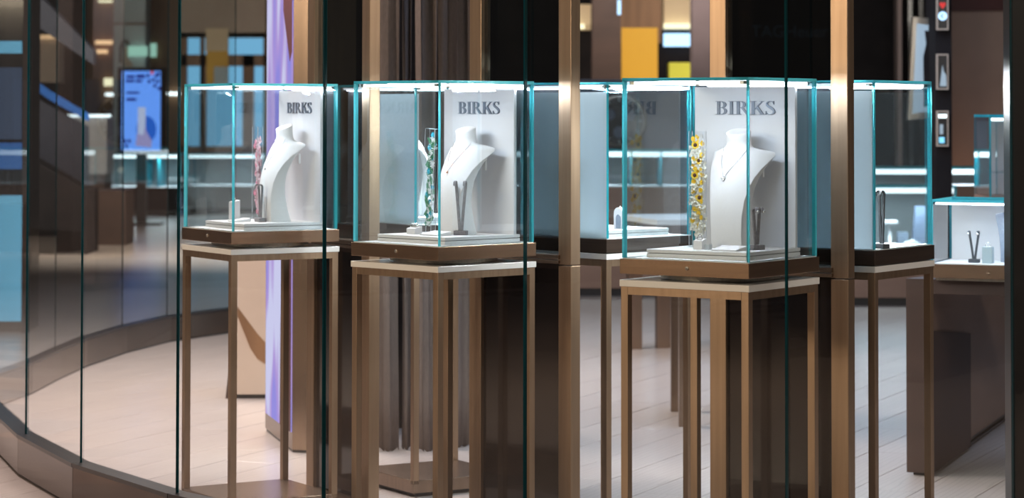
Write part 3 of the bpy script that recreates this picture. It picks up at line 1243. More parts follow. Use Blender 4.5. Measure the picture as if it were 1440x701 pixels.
def make_pad(label, cx, cy, th, x, y, z, wd, dp, h0=0.004, h1=0.013):
    o = MB()
    vs = [(-wd / 2, -dp / 2, 0), (wd / 2, -dp / 2, 0), (wd / 2, dp / 2, 0), (-wd / 2, dp / 2, 0),
          (-wd / 2, -dp / 2, h0), (wd / 2, -dp / 2, h0), (wd / 2, dp / 2, h1), (-wd / 2, dp / 2, h1)]
    o.add(vs, [(0, 3, 2, 1), (4, 5, 6, 7), (0, 1, 5, 4), (1, 2, 6, 5), (2, 3, 7, 6), (3, 0, 4, 7)], 'whitefelt')
    q = o.build('display_pad')
    q.location = W(cx, cy, th, x, y, z)
    q.rotation_euler = (0, 0, -th)
    md = q.modifiers.new('bevel', 'BEVEL')
    md.width = 0.0012
    md.segments = 2
    return tag(q, label, 'display pad', 'sloping pads in the cases')


# ------------------------------------------------------------------ the three front cases
TT = 0.912
ZD = 0.973
ZR = 0.9955
CASES = [(0.5861, 7.0339, 0.59995, 'sunflower'), (-0.2138, 7.8303, 0.81536, 'turquoise'), (-0.8790, 8.7296, 1.02552, 'pink')]
nm = ['sunflower case at the right', 'turquoise flower case in the middle', 'pink flower case at the left']
for (cx, cy, th, kind), n in zip(CASES, nm):
    make_stand('slim bronze stand with marble top under the ' + n, cx, cy, th, TT)
    make_vitrine('glass display case with bronze base, the ' + n, cx, cy, th, TT)
    make_board('white board lettered BIRKS in the ' + n, cx, cy, th, ZR)
    make_riser('white stepped riser in the ' + n, cx, cy, th, ZD)

rnd = random.Random(11)

# case 1: sunflowers
c1 = CASES[0][:3]
items = []
sunz = [(-0.006, 0.290), (0.004, 0.246), (-0.006, 0.204), (0.004, 0.140)]
for x_, z_ in sunz:
    items.append(('sun', x_, z_, 1.0, 0))
for x_, z_ in [(-0.011, 0.308), (0.010, 0.130), (-0.004, 0.222), (0.013, 0.262), (-0.012, 0.075), (0.004, 0.096), (0.012, 0.294), (-0.010, 0.252), (0.012, 0.206), (-0.010, 0.186), (0.010, 0.162), (-0.011, 0.158), (-0.008, 0.108),
               (0.012, 0.084), (0.005, 0.112), (-0.002, 0.060), (0.011, 0.184), (-0.012, 0.230)]:
    items.append(('daisy', x_, z_, 0.95, 0))
for x_, z_ in [(0.010, 0.270), (-0.008, 0.132), (0.008, 0.225), (-0.004, 0.172), (-0.004, 0.086), (0.010, 0.106), (0.002, 0.044), (-0.010, 0.270), (0.008, 0.060), (-0.010, 0.062)]:
    items.append(('cream', x_, z_, 0.95, 0))
for i in range(22):
    items.append(('cream', rnd.uniform(-.012, .012), 0.040 + i * 0.0115, 0.75, 1))
for i in range(12):
    items.append(('tinyyellow', rnd.uniform(-.013, .013), rnd.uniform(0.30, 0.318) if i < 6 else rnd.uniform(0.03, 0.3), 1.0, 0))
for i in range(14):
    items.append((('cream', 'daisy')[i % 2], rnd.uniform(-.010, .012), 0.045 + i * 0.019, 0.9, 1))
make_column('clear column filled with sunflowers and cream blossoms', *c1, -0.098, 0.043, ZR, items)
bu = make_bust('white necklace bust beside the sunflower column', *c1, ZR)
make_necklace('silver necklace with a small cluster pendant on the bust by the sunflowers', bu, 0.200, 'silver', 'cluster', -0.012)
make_vstand('short grey earring stand at the right in the sunflower case', *c1, 0.110, 0.010, ZR, 0.116, rz=1.15, earrings='stud', elab='short stand in the sunflower case', spread=0.007)
make_ringbox('small white block holder at the foot of the sunflower column', *c1, -0.030, -0.062, ZR, 0.028, 0.026, 0.030)
make_ringbox('tiny clear block between ring holder and pad, sunflower case', *c1, 0.004, -0.075, ZR, 0.016, 0.016, 0.016, ring=None, mat='acredge', slope=0)
make_pad('flat white sloping pad in front of the sunflower case bust', *c1, 0.068, -0.070, ZR, 0.078, 0.062)

# case 2: turquoise
c2 = CASES[1][:3]
items = []
for x_, z_ in [(-0.006, 0.270), (-0.004, 0.195), (-0.010, 0.120), (0.008, 0.060), (0.006, 0.310)]:
    items.append(('turq', x_, z_, 1.1, 0))
for i in range(26):
    items.append(('fern', rnd.uniform(-.011, .011), 0.03 + i * 0.0105, rnd.uniform(.8, 1.15), 0))
for i in range(14):
    items.append(('whiteblob', rnd.uniform(-.010, .010), 0.03 + i * 0.0205, 0.7, 0))
for i in range(24):
    items.append((('fern', 'whiteblob', 'turq', 'fern')[i % 4], rnd.uniform(-.011, .011), 0.03 + i * 0.0115, 0.8, 1))
make_column('clear column of turquoise flowers and green ferns', *c2, -0.118, 0.040, ZR, items, tilt=0.06)
bu = make_bust('white necklace bust beside the turquoise flower column', *c2, ZR)
make_necklace('rose gold necklace with a round pendant on the bust by the turquoise flowers', bu, 0.198, 'rosegold', 'round', -0.010)
make_vstand('tall grey V-shaped earring stand in the turquoise flower case', *c2, 0.072, 0.008, ZR, 0.166, rz=0.55, earrings='none', spread=0.012)
make_ringbox('low white cushion holder at the front left of the turquoise flower case', *c2, -0.070, -0.060, ZR, 0.040, 0.030, 0.024, ring='bands')
make_pad('white sloping pad in front of the turquoise flower case bust', *c2, 0.030, -0.060, ZR, 0.080, 0.062)

# case 3: pink
c3 = CASES[2][:3]
items = []
for i in range(16):
    items.append((('pink', 'palepink')[i % 2], rnd.uniform(-.009, .009), 0.030 + i * 0.0165, 1.0, 0))
for i in range(32):
    items.append((('pink', 'palepink', 'palepink')[i % 3], rnd.uniform(-.010, .010), 0.026 + i * 0.0083, 1.0, 1))
make_column('clear column filled with pink petals', *c3, -0.105, 0.040, ZR, items)
bu = make_bust('white necklace bust beside the pink flower column', *c3, ZR, dx=0.012)
make_necklace('fine silver necklace with an oval drop on the bust by the pink flowers', bu, 0.190, 'silver', 'oval', -0.004)
make_vstand('slim grey earring stand in the pink flower case', *c3, 0.046, -0.020, ZR, 0.128, rz=0.0, earrings='none', spread=0.010)
make_ringbox('tall narrow white holder at the front of the pink flower case', *c3, -0.060, -0.070, ZR, 0.032, 0.028, 0.073, ring='band')
make_pad('white sloping pad at the front of the pink flower case', *c3, -0.010, -0.075, ZR, 0.060, 0.062)

# ------------------------------------------------------------------ the three rear cases (their fronts face into the shop)
REAR = [(1.012 + 0.006, 7.66, 0.602, 'rear case behind the sunflower case'),
        (0.312, 8.293, 0.81536, 'rear case between the middle and sunflower cases'),
        (-0.282, 9.235, 1.02552, 'rear case seen through the turquoise flower case')]
for i, (cx, cy, th, n) in enumerate(REAR):
    make_stand('slim bronze stand with marble top under the ' + n, cx, cy, th, 0.924)
    make_vitrine('glass display case with dark base, the ' + n, cx, cy, th, 0.924, rear=True, power=40.0)
    r = thing('frosted_board', 'frosted white back board in the ' + n, 'panel', W(cx, cy, th, 0, -0.178, ZD), -th, 'frosted boards of the rear cases')
    b = MB()
    b.box(-0.182, 0.182, 0.0, 0.006, 0.0, 0.470, 'frost')
    b.build('board', r)
    if i != 0:
        # riser turned round
        r = thing('riser', 'white stepped riser in the ' + n, 'riser', W(cx, cy, th, 0, 0, ZD), -th + PI, 'white stepped risers in the cases')
        for (z0, z1, m_, e_) in ((0.0, 0.0105, 'white', 0), (0.0105, 0.0128, 'greycase', 0.004), (0.0128, 0.0225, 'white', 0)):
            b = MB()
            b.box(-0.158 + e_, 0.160 - e_, -0.135 + e_, 0.165 - e_, z0, z1, m_)
            b.build({0.0: 'lower_slab', 0.0105: 'shadow_gap', 0.0128: 'upper_slab'}[z0], r)
        make_bust('white necklace bust facing away in the ' + n, cx, cy, th, ZR, flip=True, dx=0.035)
# arch ring stand in the middle rear case
cx, cy, th, _ = REAR[1]
r = thing('arch_ring_stand', 'small white arched stand in the rear case left of the sunflower case', 'ring stand', W(cx, cy, th, 0.120, -0.055, ZR), -th)
b = MB()
arch = [(-0.021, 0.0)] + [(-0.021, 0.045)] + arc(0, 0.052, 0.021, 0.020, 170, 10, 10) + [(0.021, 0.045), (0.021, 0.0)]
b.prism(arch, -0.009, 0.009, 'board')
b.build('arch', r)
b = MB()
b.prism([(p[0] * .55 - 0.002, p[1] * .7) for p in arch], 0.0, 0.0, 'bluegrey')
b = MB()
b.prism([(p[0] * .5, p[1] * .62 + 0.004) for p in arch], -0.0105, -0.0085, 'bluegrey')
b.build('inset', r)
b = MB()
b.ball((0, 0, 0.074), 0.003, 'silver', 8)
b.build('finial', r)
# dark earring stand in the right rear case
cx, cy, th, _ = REAR[0]
make_vstand('tall dark earring stand just inside the right rear case', cx, cy, th, 0.180, -0.110, ZD, 0.170, rz=-0.3, mat='darkvelvet', earrings='hoop', elab='dark stand in the right rear case', spread=0.006)

# ------------------------------------------------------------------ cabinet and low vitrine at the right
q = floor_at(1312, 671)
thc = math.radians(23)
cab = thing('counter_cabinet', 'brown lacquered counter cabinet under the low case at the right edge', 'cabinet', (q.x, q.y, 0), 0)
ud = Vector((math.cos(thc), -math.sin(thc), 0))
vd = (floor_at(1420, 593) - floor_at(1312, 671)).normalized()
n_ = Vector((-vd.y, vd.x, 0))
P0 = Vector((0, 0, 0))
Ls = n_ * 0.095
ctop = at(1274, 392, 9.52).z - 0.055


def strip(p, v0, v1, w0, w1, z0, z1, mat, b):
    q0, q1 = p + vd * v0, p + vd * v1
    b.slab([tuple((q0 + n_ * w0)[:2]), tuple((q1 + n_ * w0)[:2]), tuple((q1 + n_ * w1)[:2]), tuple((q0 + n_ * w1)[:2])], z0, z1, mat)


b = MB()
strip(P0, 0.012, 3.0, 0.012, 0.095, 0.040, ctop, 'cabinet', b)
b.build('side_panel', cab)
b = MB()
strip(P0, 0.0, 0.82, 0.0, 0.012, 0.012, 0.515, 'cabdark', b)
for k_, v_ in enumerate(b.v):          # the dark panel's top edge drops towards the back
    if v_.z > 0.3:
        v_.z = 0.550 - 0.078 * (Vector((v_.x, v_.y, 0)).dot(vd) / 0.82)
b.build('dark_panel', cab)
b = MB()
strip(P0, 0.0, 0.012, 0.012, 0.100, 0.012, ctop, 'cabdark', b)
b.build('end_panel', cab)
b = MB()
strip(P0, 0.03, 2.9, 0.02, 0.08, 0.0, 0.012, 'black', b)
strip(P0, 0.03, 2.9, 0.03, 0.08, 0.012, 0.040, 'black', b)
b.build('foot', cab)
# top slab, front edge turned like the vitrine; a corner at the left
tl = at(1274, 392, 9.52)
tz = tl.z
tl = Vector((tl.x - q.x, tl.y - q.y, 0))
f1 = tl + ud * 0.75
bk = Vector((0.56, 0.83, 0)).normalized()
b = MB()
b.slab([tuple(tl[:2]), tuple(f1[:2]), tuple((f1 + bk * 0.9)[:2]), tuple((tl + bk * 0.9)[:2])], tz - 0.055, tz, 'cabdark')
b.build('worktop', cab)

# low vitrine on the cabinet: glass box on a bronze base
d6 = 9.42
bl = at(1307, 388.5, d6)
vroot = thing('low_display_case', 'low glass case with bronze base on the brown cabinet at the right', 'display case', (bl.x, bl.y, tz), -thc)
Wd, Dp = 0.46, 0.36
gb6 = at(1307, 371.5, d6).z - tz
gt6 = at(1307, 281, d6).z - tz
b = MB()
b.box(0, Wd, 0, Dp, 0.010, gb6, 'base_bronze')
b.box(0.02, Wd - .02, 0.02, Dp - .02, 0.0, 0.010, 'steel')
b.build('base', vroot)
b = MB()
b.lathe([(0.007, -0.003), (0.007, 0.002), (0.005, 0.003)], 'brass_dark', 16, Matrix.Translation((0.225, 0.0, gb6 * .5)) @ Matrix.Rotation(PI / 2, 4, 'X'))
b.build('lock', vroot)
b = MB()
b.box(0.003, Wd - .003, 0.003, Dp - .003, gb6, gb6 + 0.003, 'white')
b.build('deck', vroot)
t = 0.008
for args in ((0.004, Wd - .004, 0.004, 0.004 + t, 'y'), (0.004, Wd - .004, Dp - .004 - t, Dp - .004, 'y'), (0.004, 0.004 + t, 0.012, Dp - .012, 'x'),
             (Wd - .004 - t, Wd - .004, 0.012, Dp - .012, 'x')):
    b = MB()
    b.pane(*args[:4], gb6 + 0.003, gt6 - 0.009, args[4], 'glass', 'edge')
    b.build('glass_pane', vroot)
b = MB()
b.pane(0.004, Wd - .004, 0.004, Dp - .004, gt6 - 0.009, gt6, 'z', 'glass', 'edge')
b.build('glass_lid', vroot)
for yy in (0.02, Dp - 0.03):
    b = MB()
    b.box(0.02, Wd - 0.02, yy, yy + 0.010, gt6 - 0.018, gt6 - 0.011, 'led')
    b.build('light_strip', vroot)
    d = bpy.data.lights.new('case_light', 'AREA')
    d.shape = 'RECTANGLE'
    d.size, d.size_y, d.energy, d.color = 0.4, 0.02, 1.1, (0.84, 0.90, 1.0)
    lo = bpy.data.objects.new('case_light', d)
    C.objects.link(lo)
    lo.parent = vroot
    lo.location = (Wd / 2, yy + (0.014 if yy < .1 else -0.004), gt6 - 0.020)
b = MB()
b.box(0.013, Wd - 0.013, Dp - 0.045, Dp - 0.035, gb6 + 0.003, gt6 - 0.03, 'board')
o = b.build('back_board', vroot)


def V6(x, y):
    return vroot.location.x + x * math.cos(thc) + y * math.sin(thc), vroot.location.y - x * math.sin(thc) + y * math.cos(thc)


z6 = tz + gb6 + 0.003
X, Y = V6(0.148, 0.10)
make_vstand('dark grey V earring stand in the low case at the right', X, Y, thc, 0, 0, z6, 0.118, rz=0.0, mat='darkvelvet', earrings='stud', elab='dark grey stand in the low right case', spread=0.014)
X, Y = V6(0.205, 0.08)
make_ringbox('white cube holder in the low case at the right', X, Y, thc, 0, 0, z6, 0.038, 0.036, 0.062, slope=0, mat='palegrey')
X, Y = V6(0.248, 0.17)
bb = make_bust('slate grey necklace bust in the low case at the right', X, Y, thc, z6, mat='bluegrey', s=0.66, group='necklace busts in the cases')
r = thing('necklace', 'silver necklace with round pendant on the slate grey bust', 'necklace', bb.location, -thc, 'necklaces on the busts')
b = MB()
for s_ in (-1, 1):
    seq = []
    for i in range(11):
        t_ = i / 10
        x_ = s_ * 0.027 * (1 - t_)
        zz = 0.286 + (0.165 - 0.286) * t_
        seq.append((x_, chest_y(x_ / .66, zz) * .66 - 0.0015, zz * .66))
    b.tube(seq, 0.0009, 'silver', 5)
b.build('chain', r)
b = MB()
b.ball((0, chest_y(0, 0.165) * .66 - 0.004, 0.165 * .66 - 0.006), 0.007, 'silver', 10, (1, 0.4, 1))
b.build('pendant', r)


# ------------------------------------------------------------------ far counters (glass-topped, lit)
def counter(label, x0, x1, ytop, yglass, ybot, d, depth, body='cabinet', group='glass counters at the back', bars=(), light=6.0, z0=0.0, name='glass_counter', teal=True):
    P, Q = at(x0, ytop, d), at(x1, ytop, d)
    zt, zg = P.z, at(x0, yglass, d).z
    r = thing(name, label, 'counter', ((P.x + Q.x) / 2, d + depth / 2, z0), 0, group)
    hx, hy = (Q.x - P.x) / 2, depth / 2
    zt -= z0
    zg -= z0
    b = MB()
    b.box(-hx, hx, -hy, hy, 0.06, zg, body)
    b.build('cabinet', r)
    b = MB()
    b.box(-hx + .04, hx - .04, -hy + .04, hy - .04, 0, 0.06, 'black')
    b.build('foot', r)
    b = MB()
    b.box(-hx + .01, hx - .01, -hy + .01, hy - .01, zg, zg + 0.008, 'white')
    b.build('deck', r)
    b = MB()
    b.pane(-hx, hx, -hy, -hy + .01, zg, zt - .012, 'y', 'glass', 'edge')
    b.build('glass_pane', r)
    for sx in (-1, 1):
        b = MB()
        xa, xb = sorted((sx * hx, sx * (hx - .01)))
        b.pane(xa, xb, -hy + .01, hy, zg, zt - .012, 'x', 'glass', 'edge')
        b.build('glass_pane', r)
    for bx in bars:
        xx = at(bx, ytop, d).x - r.location.x
        b = MB()
        b.box(xx - 0.006, xx + 0.006, -hy + 0.01, hy - .02, zg, zt - .012, 'edge')
        b.build('glass_divider', r)
    b = MB()
    b.box(-hx + 0.01, hx - 0.01, hy - .015, hy, zg, zt - .012, 'frost')
    b.build('back_panel', r)
    b = MB()
    b.pane(-hx, hx, -hy, hy, zt - .012, zt, 'z', 'glass', 'edge')
    b.build('glass_lid', r)
    b = MB()
    b.box(-hx + .02, hx - .02, -hy + .015, -hy + .045, zt - .05, zt - .014, 'ledfar')
    b.build('light_strip', r)
    d_ = bpy.data.lights.new('counter_light', 'AREA')
    d_.shape = 'RECTANGLE'
    d_.size, d_.size_y, d_.energy, d_.color = 2 * hx - .08, 0.04, light, (0.80, 0.92, 1.0)
    lo = bpy.data.objects.new('counter_light', d_)
    C.objects.link(lo)
    lo.parent = r
    lo.location = (0, -hy + 0.07, zt - .055)
    return r


counter('long lit glass counter at the back, seen through the sunflower case', 700, 1060, 211, 263, 418, 18.6, 0.6, bars=(888, 930), light=12)
counter('lit glass counter far right, behind the right rear case', 1185, 1345, 262, 348, 430, 17.7, 0.5, light=12)
counter('lit glass counter topmost at the far right', 1180, 1402, 236, 262, 400, 19.6, 0.6, bars=(1322,), light=8)
counter('lit glass counter at the far left under the blue screen', 151, 252, 217, 264, 292, 33.0, 0.8, body='blackmatt', bars=(203, 222), light=24)
counter('lit glass counter seen through the pink flower case', 263, 372, 217, 262, 292, 33.5, 0.8, body='greycase', light=14)
# tall glass case at the right edge, standing behind the low case
r = thing('tall_glass_case', 'tall narrow lit glass case at the right edge behind the low case', 'display case', (at(1409, 300, 12).x, 12.2, 0), 0)
P, Q = at(1392, 165, 12), at(1426, 165, 12)
hx = (Q.x - P.x) / 2
zt, zg = P.z, at(1392, 277, 12).z
b = MB()
b.box(-hx, hx, -.2, .2, 0, zg, 'cabinet')
b.build('cabinet', r)
for sx in (-1, 1):
    b = MB()
    xa, xb = sorted((sx * hx, sx * (hx - .01)))
    b.pane(xa, xb, -.19, .2, zg, zt, 'x', 'glass', 'edge')
    b.build('glass_pane', r)
b = MB()
b.pane(-hx, hx, -.2, -.19, zg, zt, 'y', 'glass', 'edge')
b.build('glass_pane', r)
b = MB()
b.box(-hx + .012, hx - .012, .18, .19, zg, zt - .02, 'board')
b.build('back_panel', r)
b = MB()
b.box(-hx, hx, -.2, .2, zt, zt + .012, 'edge')
b.box(-hx + .014, hx - .014, -.18, -.15, zt - .018, zt - .004, 'ledfar')
b.build('lid', r)
b = MB()
b.box(-hx + .014, hx - .014, -.12, .12, (zt + zg) * .5 - .08, (zt + zg) * .5 - .07, 'glass')
b.build('shelf', r)

# stands inside the far right counter
zc = at(1250, 347, 17.9).z + .008
g = 'stands in the far right counter'
for (x0, x1, y0, m_, nm_, lb_) in ((1262, 1277, 327, 'bluegrey', 'display_block', 'square slate block in the far right counter'),
                                   (1283, 1301, 290, 'greyhaze', 'display_bust', 'tall grey upright form in the far right counter')):
    P, Q = at(x0, y0, 17.9), at(x1, y0, 17.9)
    b = MB()
    k = 0.25 * (Q.x - P.x) if nm_ == 'display_bust' else 0.0
    b.prism([(P.x, zc), (Q.x, zc), (Q.x, P.z), (P.x + k, P.z)], 17.9, 17.96, m_)
    o = b.build(nm_, None, 'base')
    tag(o, lb_, 'jewellery stand', g)
P = at(1251, 318, 17.85)
r = thing('jewel_tray', 'white T-shaped tray stand in the far right counter', 'jewellery stand', (P.x, P.y, zc), 0, g)
b = MB()
b.box(-.055, .055, -.03, .03, P.z - zc + .01, P.z - zc + .04, 'white', bev=.006)
b.build('tray', r)
b = MB()
b.lathe([(.035, 0), (.012, .01), (.010, P.z - zc + .01)], 'white', 12)
b.build('stem', r)
P = at(1282, 337, 17.8)
b = MB()
for dx, rr in ((-.03, .028), (.01, .034), (.045, .02)):
    b.ball((P.x + dx, 17.8, zc + rr * .6), rr, 'white', 10, (1, .8, .8))
tag(b.build('ring_cushion', None, 'base'), 'white rounded cushion in the far right counter', 'jewellery stand', g)

# ------------------------------------------------------------------ desks inside
def desk(label, corner, u, wd, dp, h, legs, topmat):
    r = thing('desk', label, 'desk', (corner.x, corner.y, 0), 0, 'desks inside the shop')
    c, s_ = math.cos(u), math.sin(u)
    T = Matrix.Rotation(u, 4, 'Z')
    b = MB()
    b.box(0, wd, 0, dp, h - .03, h, topmat, M4=T)
    b.build('desk_top', r)
    for lx, ly in legs:
        b = MB()
        b.box(lx, lx + .08, ly, ly + .05, 0, h - .03, 'brass_dark', M4=T)
        b.build('leg', r)
    return r


p = at(924, 308, 13.9)
desk('white topped desk with bronze legs, seen through the sunflower case', p, 0.25, 0.9, 0.75, 0.775, ((0.02, 0.60), (0.80, 0.60), (0.20, 0.62)), 'white')
p = floor_at(955, 601)
desk('bronze desk standing behind the sunflower stand', p, 0.0, 0.50, 0.6, 0.70, ((0.0, 0.0), (0.42, 0.0), (0.0, 0.55), (0.42, 0.55)), 'brass_dark')

# ------------------------------------------------------------------ curtains and the lit screen pillar
def curtain(label, x0, x1, d, seed, group='taupe curtains between the dividers'):
    rnd_ = random.Random(seed)
    b = MB()
    P, Q = at(x0, 300, d), at(x1, 300, d)
    n = 36
    f, k = [], []
    wdt = Q.x - P.x
    nf = max(1, round(wdt / 0.075))
    for i in range(n + 1):
        t_ = i / n
        x = P.x + wdt * t_
        y = d + 0.012 * math.sin(t_ * nf * 2 * PI + seed) + 0.003 * math.sin(t_ * nf * 5.1 * PI)
        f.append((x, y))
    vs, fs = [], []
    zs = [0.006, 0.25, 0.9, 1.8, 3.3]
    for zi, z in enumerate(zs):
        for i, (x, y) in enumerate(f):
            sway = 0.006 * math.sin(i * .6 + z * 2)
            vs.append((x + sway, y + .012 * math.sin(z * 1.7 + i * .2), z + (0.006 * math.sin(i * .8) if zi == 0 else 0)))
    m = n + 1
    for zi in range(len(zs) - 1):
        for i in range(n):
            fs.append((zi * m + i, zi * m + i + 1, (zi + 1) * m + i + 1, (zi + 1) * m + i))
    b.add(vs, fs, 'curtain', True)
    o = b.build('curtain', None, 'base')
    md = o.modifiers.new('solid', 'SOLIDIFY')
    md.thickness = 0.004
    return tag(o, label, 'curtain', group)


curtain('taupe curtain leftmost of the four, behind the middle stand', 524, 561, 10.18, 1)
curtain('narrow taupe curtain, second from the left behind the middle stand', 566, 577, 10.22, 2)
curtain('taupe curtain third from the left behind the middle stand', 584, 613, 10.16, 3)
curtain('wide taupe curtain rightmost of the four behind the middle stand', 616, 664, 10.30, 4)
b = MB()
P, Q = at(500, 300, 10.9), at(700, 300, 10.9)
b.box(P.x, Q.x, 10.9, 10.96, 0, 3.3, 'blackmatt')
struct(b.build('wall_back'), 'black wall behind the taupe curtains', 'wall')

# digital screen pillar
n1, n2, f1_ = floor_at(411, 637), floor_at(437, 638.5), floor_at(373, 606)
r = thing('screen_pillar', 'bronze pillar with a tall violet lit screen beside the pink flower case', 'screen', (n1.x, n1.y, 0), 0)
e_side = (f1_ - n1)
e_front = (n2 - n1)
def P2(a, c_):
    v = e_front * a + e_side * c_
    return (v.x, v.y)
b = MB()
b.slab([P2(0, 0), P2(1, 0), P2(1, 1), P2(0, 1)], 0.012, 3.2, 'brass_dark')
b.build('body', r)
b = MB()
b.slab([P2(.05, .02), P2(.95, .02), P2(.95, .98), P2(.05, .98)], 0.0, 0.012, 'black')
b.build('foot', r)


def pillar_screen(name):
    m, nt, out = nodes(name)
    L = nt.links.new
    tc = nt.nodes.new('ShaderNodeTexCoord')
    mp = nt.nodes.new('ShaderNodeMapping')
    mp.inputs['Scale'].default_value = (3.0, 3.0, 0.9)
    n = nt.nodes.new('ShaderNodeTexNoise')
    n.inputs['Scale'].default_value = 1.6
    n.inputs['Detail'].default_value = 1
    r_ = nt.nodes.new('ShaderNodeValToRGB')
    el = r_.color_ramp.elements
    el[0].position, el[0].color = 0.40, (0.34, 0.30, 0.85, 1)
    el[1].position, el[1].color = 0.62, (0.72, 0.70, 1.0, 1)
    e = el.new(0.52)
    e.color = (0.52, 0.36, 0.80, 1)
    em = nt.nodes.new('ShaderNodeEmission')
    em.inputs[1].default_value = 0.95
    L(tc.outputs['Object'], mp.inputs[0])
    L(mp.outputs[0], n.inputs['Vector'])
    L(n.outputs['Fac'], r_.inputs[0])
    L(r_.outputs[0], em.inputs[0])
    L(em.outputs[0], out.inputs[0])
    return m


M['pillarscreen'] = pillar_screen('violet moving picture')
nrm = Vector((-e_side.y, e_side.x, 0)).normalized()
if nrm.x > 0:
    nrm = -nrm
nn = nrm * 0.004
b = MB()
def P3(c_, off=0.0):
    v = e_side * c_ + nrm * off
    return (v.x, v.y)
b.slab([P3(.02, 0.004), P3(.96, 0.004), P3(.96, 0.0), P3(.02, 0.0)][::-1], 0.08, 3.1, 'pillarscreen')
b.build('screen', r)
# dark shape in the picture: part of the image on the screen
b = MB()
vv = []
for t_, z_ in ((0.02, 0.08), (0.42, 0.08), (0.40, 0.5), (0.30, 0.95), (0.02, 1.05)):
    q3 = e_side * t_ + nrm * 0.0045
    vv.append((q3.x, q3.y, z_))
b.add(vv, [(0, 1, 2, 3, 4)], 'maroon')
vv = []
for t_, z_ in ((0.02, 1.62), (0.10, 1.58), (0.34, 1.80), (0.30, 2.4), (0.02, 2.4)):
    q3 = e_side * t_ + nrm * 0.0045
    vv.append((q3.x, q3.y, z_))
b.add(vv, [(0, 1, 2, 3, 4)], 'maroon')
b.build('screen_picture', r)

# low beige counter behind the pink stand
P, Q = floor_at(333, 561), at(392, 561, 12.0)
r = thing('stone_counter', 'low beige stone counter seen under the pink flower case', 'counter', ((P.x + Q.x) / 2, P.y + .25, 0), 0)
hx = (Q.x - P.x) / 2
b = MB()
b.box(-hx, hx, -.25, .25, 0.02, .70, 'beigewall')
b.build('body', r)
b = MB()
vx = lambda px, py: (at(px, py, P.y - .002).x - r.location.x, at(px, py, P.y - .002).z)
pts = [vx(334, 432), vx(345, 447), vx(362, 470), vx(373, 482), vx(373, 512), vx(362, 505), vx(352, 490), vx(342, 465), vx(334, 445)]
b.prism([p_ for p_ in pts], -.253, -.2501, 'woodwall')
b.build('wood_inlay', r)
b = MB()
b.prism([(-hx - .055, 0), (-hx + .0, 0), (-hx + .0, .30), (-hx - .03, .22)], -.25, .0, 'cabdark')
b.box(-hx, hx, -.24, .24, 0, .02, 'black')
b.build('foot', r)

# ------------------------------------------------------------------ right: black walls, picture, pillar with lit pictures, mauve wall
b = MB()
P, Q = at(1100, 0, 21.5), at(1330, 0, 21.5)
b.box(P.x, Q.x, 21.5, 21.6, 0, 3.4, 'blackmatt')
struct(b.build('wall_right'), 'black panelled wall behind the right rear case', 'wall')
for k, px in enumerate((1262, 1277, 1292)):
    b = MB()
    P, Q = at(px, 0, 21.3), at(px + 6, 0, 21.3)
    b.box(P.x, Q.x, 21.3, 21.5, 0, 3.4, 'darkpanel' if k else 'mauve')
    struct(b.build('trim_%d' % (wn + 1 + k)), 'slim vertical fin on the black wall, %s from the left' % ('first', 'second', 'third')[k], 'trim')
b = MB()
P, Q = at(1337, 0, 22.5), at(1480, 0, 22.5)
zz = at(1400, 15, 22.5).z
b.box(P.x, Q.x, 22.5, 22.6, 0, zz, 'mauve')
struct(b.build('wall_mauve'), 'mauve plaster wall at the far right', 'wall')
b = MB()
b.box(P.x, Q.x, 22.45, 22.6, zz, 3.4, 'maroon')
struct(b.build('wall_fascia'), 'dark maroon fascia above the mauve wall', 'wall')
area('wall_wash_lamp', (at(1385, 0, 21.9).x, 21.7, 0.25), (at(1380, 0, 22.5).x, 22.5, 0.55), 0.6, 0.1, 3.2, (1.0, 0.50, 0.26))
area('wall_wash_lamp', (at(1375, 0, 21.9).x, 19.6, 3.2), (at(1375, 0, 22.5).x, 22.5, 1.6), 0.8, 0.4, 9, (1.0, 0.86, 0.8))

r = thing('picture_frame', 'tall silver framed picture hanging askew at the far right', 'picture', at(1298, 100, 15.5), 0)
r.location.z = at(1298, 170, 15.5).z
b = MB()
X0 = r.location.x
def pf(px, py, d_=15.5):
    v = at(px, py, d_)
    return (v.x - X0, v.z - r.location.z)
b.prism([pf(1277, 169), pf(1309, 166), pf(1316, 26), pf(1284, 24)], 0, .06, 'steel')
b.build('frame', r)
b = MB()
b.prism([pf(1283, 160), pf(1305, 157), pf(1311, 36), pf(1289, 33)], -.006, 0, 'palegrey')
b.build('picture', r)
b = MB()
b.prism([pf(1299, 150), pf(1306, 149), pf(1309, 44), pf(1300, 43), pf(1302, 62), pf(1298, 80)], -.012, -.006, 'blackmatt')
b.build('dark_figure', r)
b = MB()
b.prism([pf(1309, 168), pf(1315, 168), pf(1320, 28), pf(1315, 27)], -.012, .08, 'beigewall')
b.build('side_moulding', r)

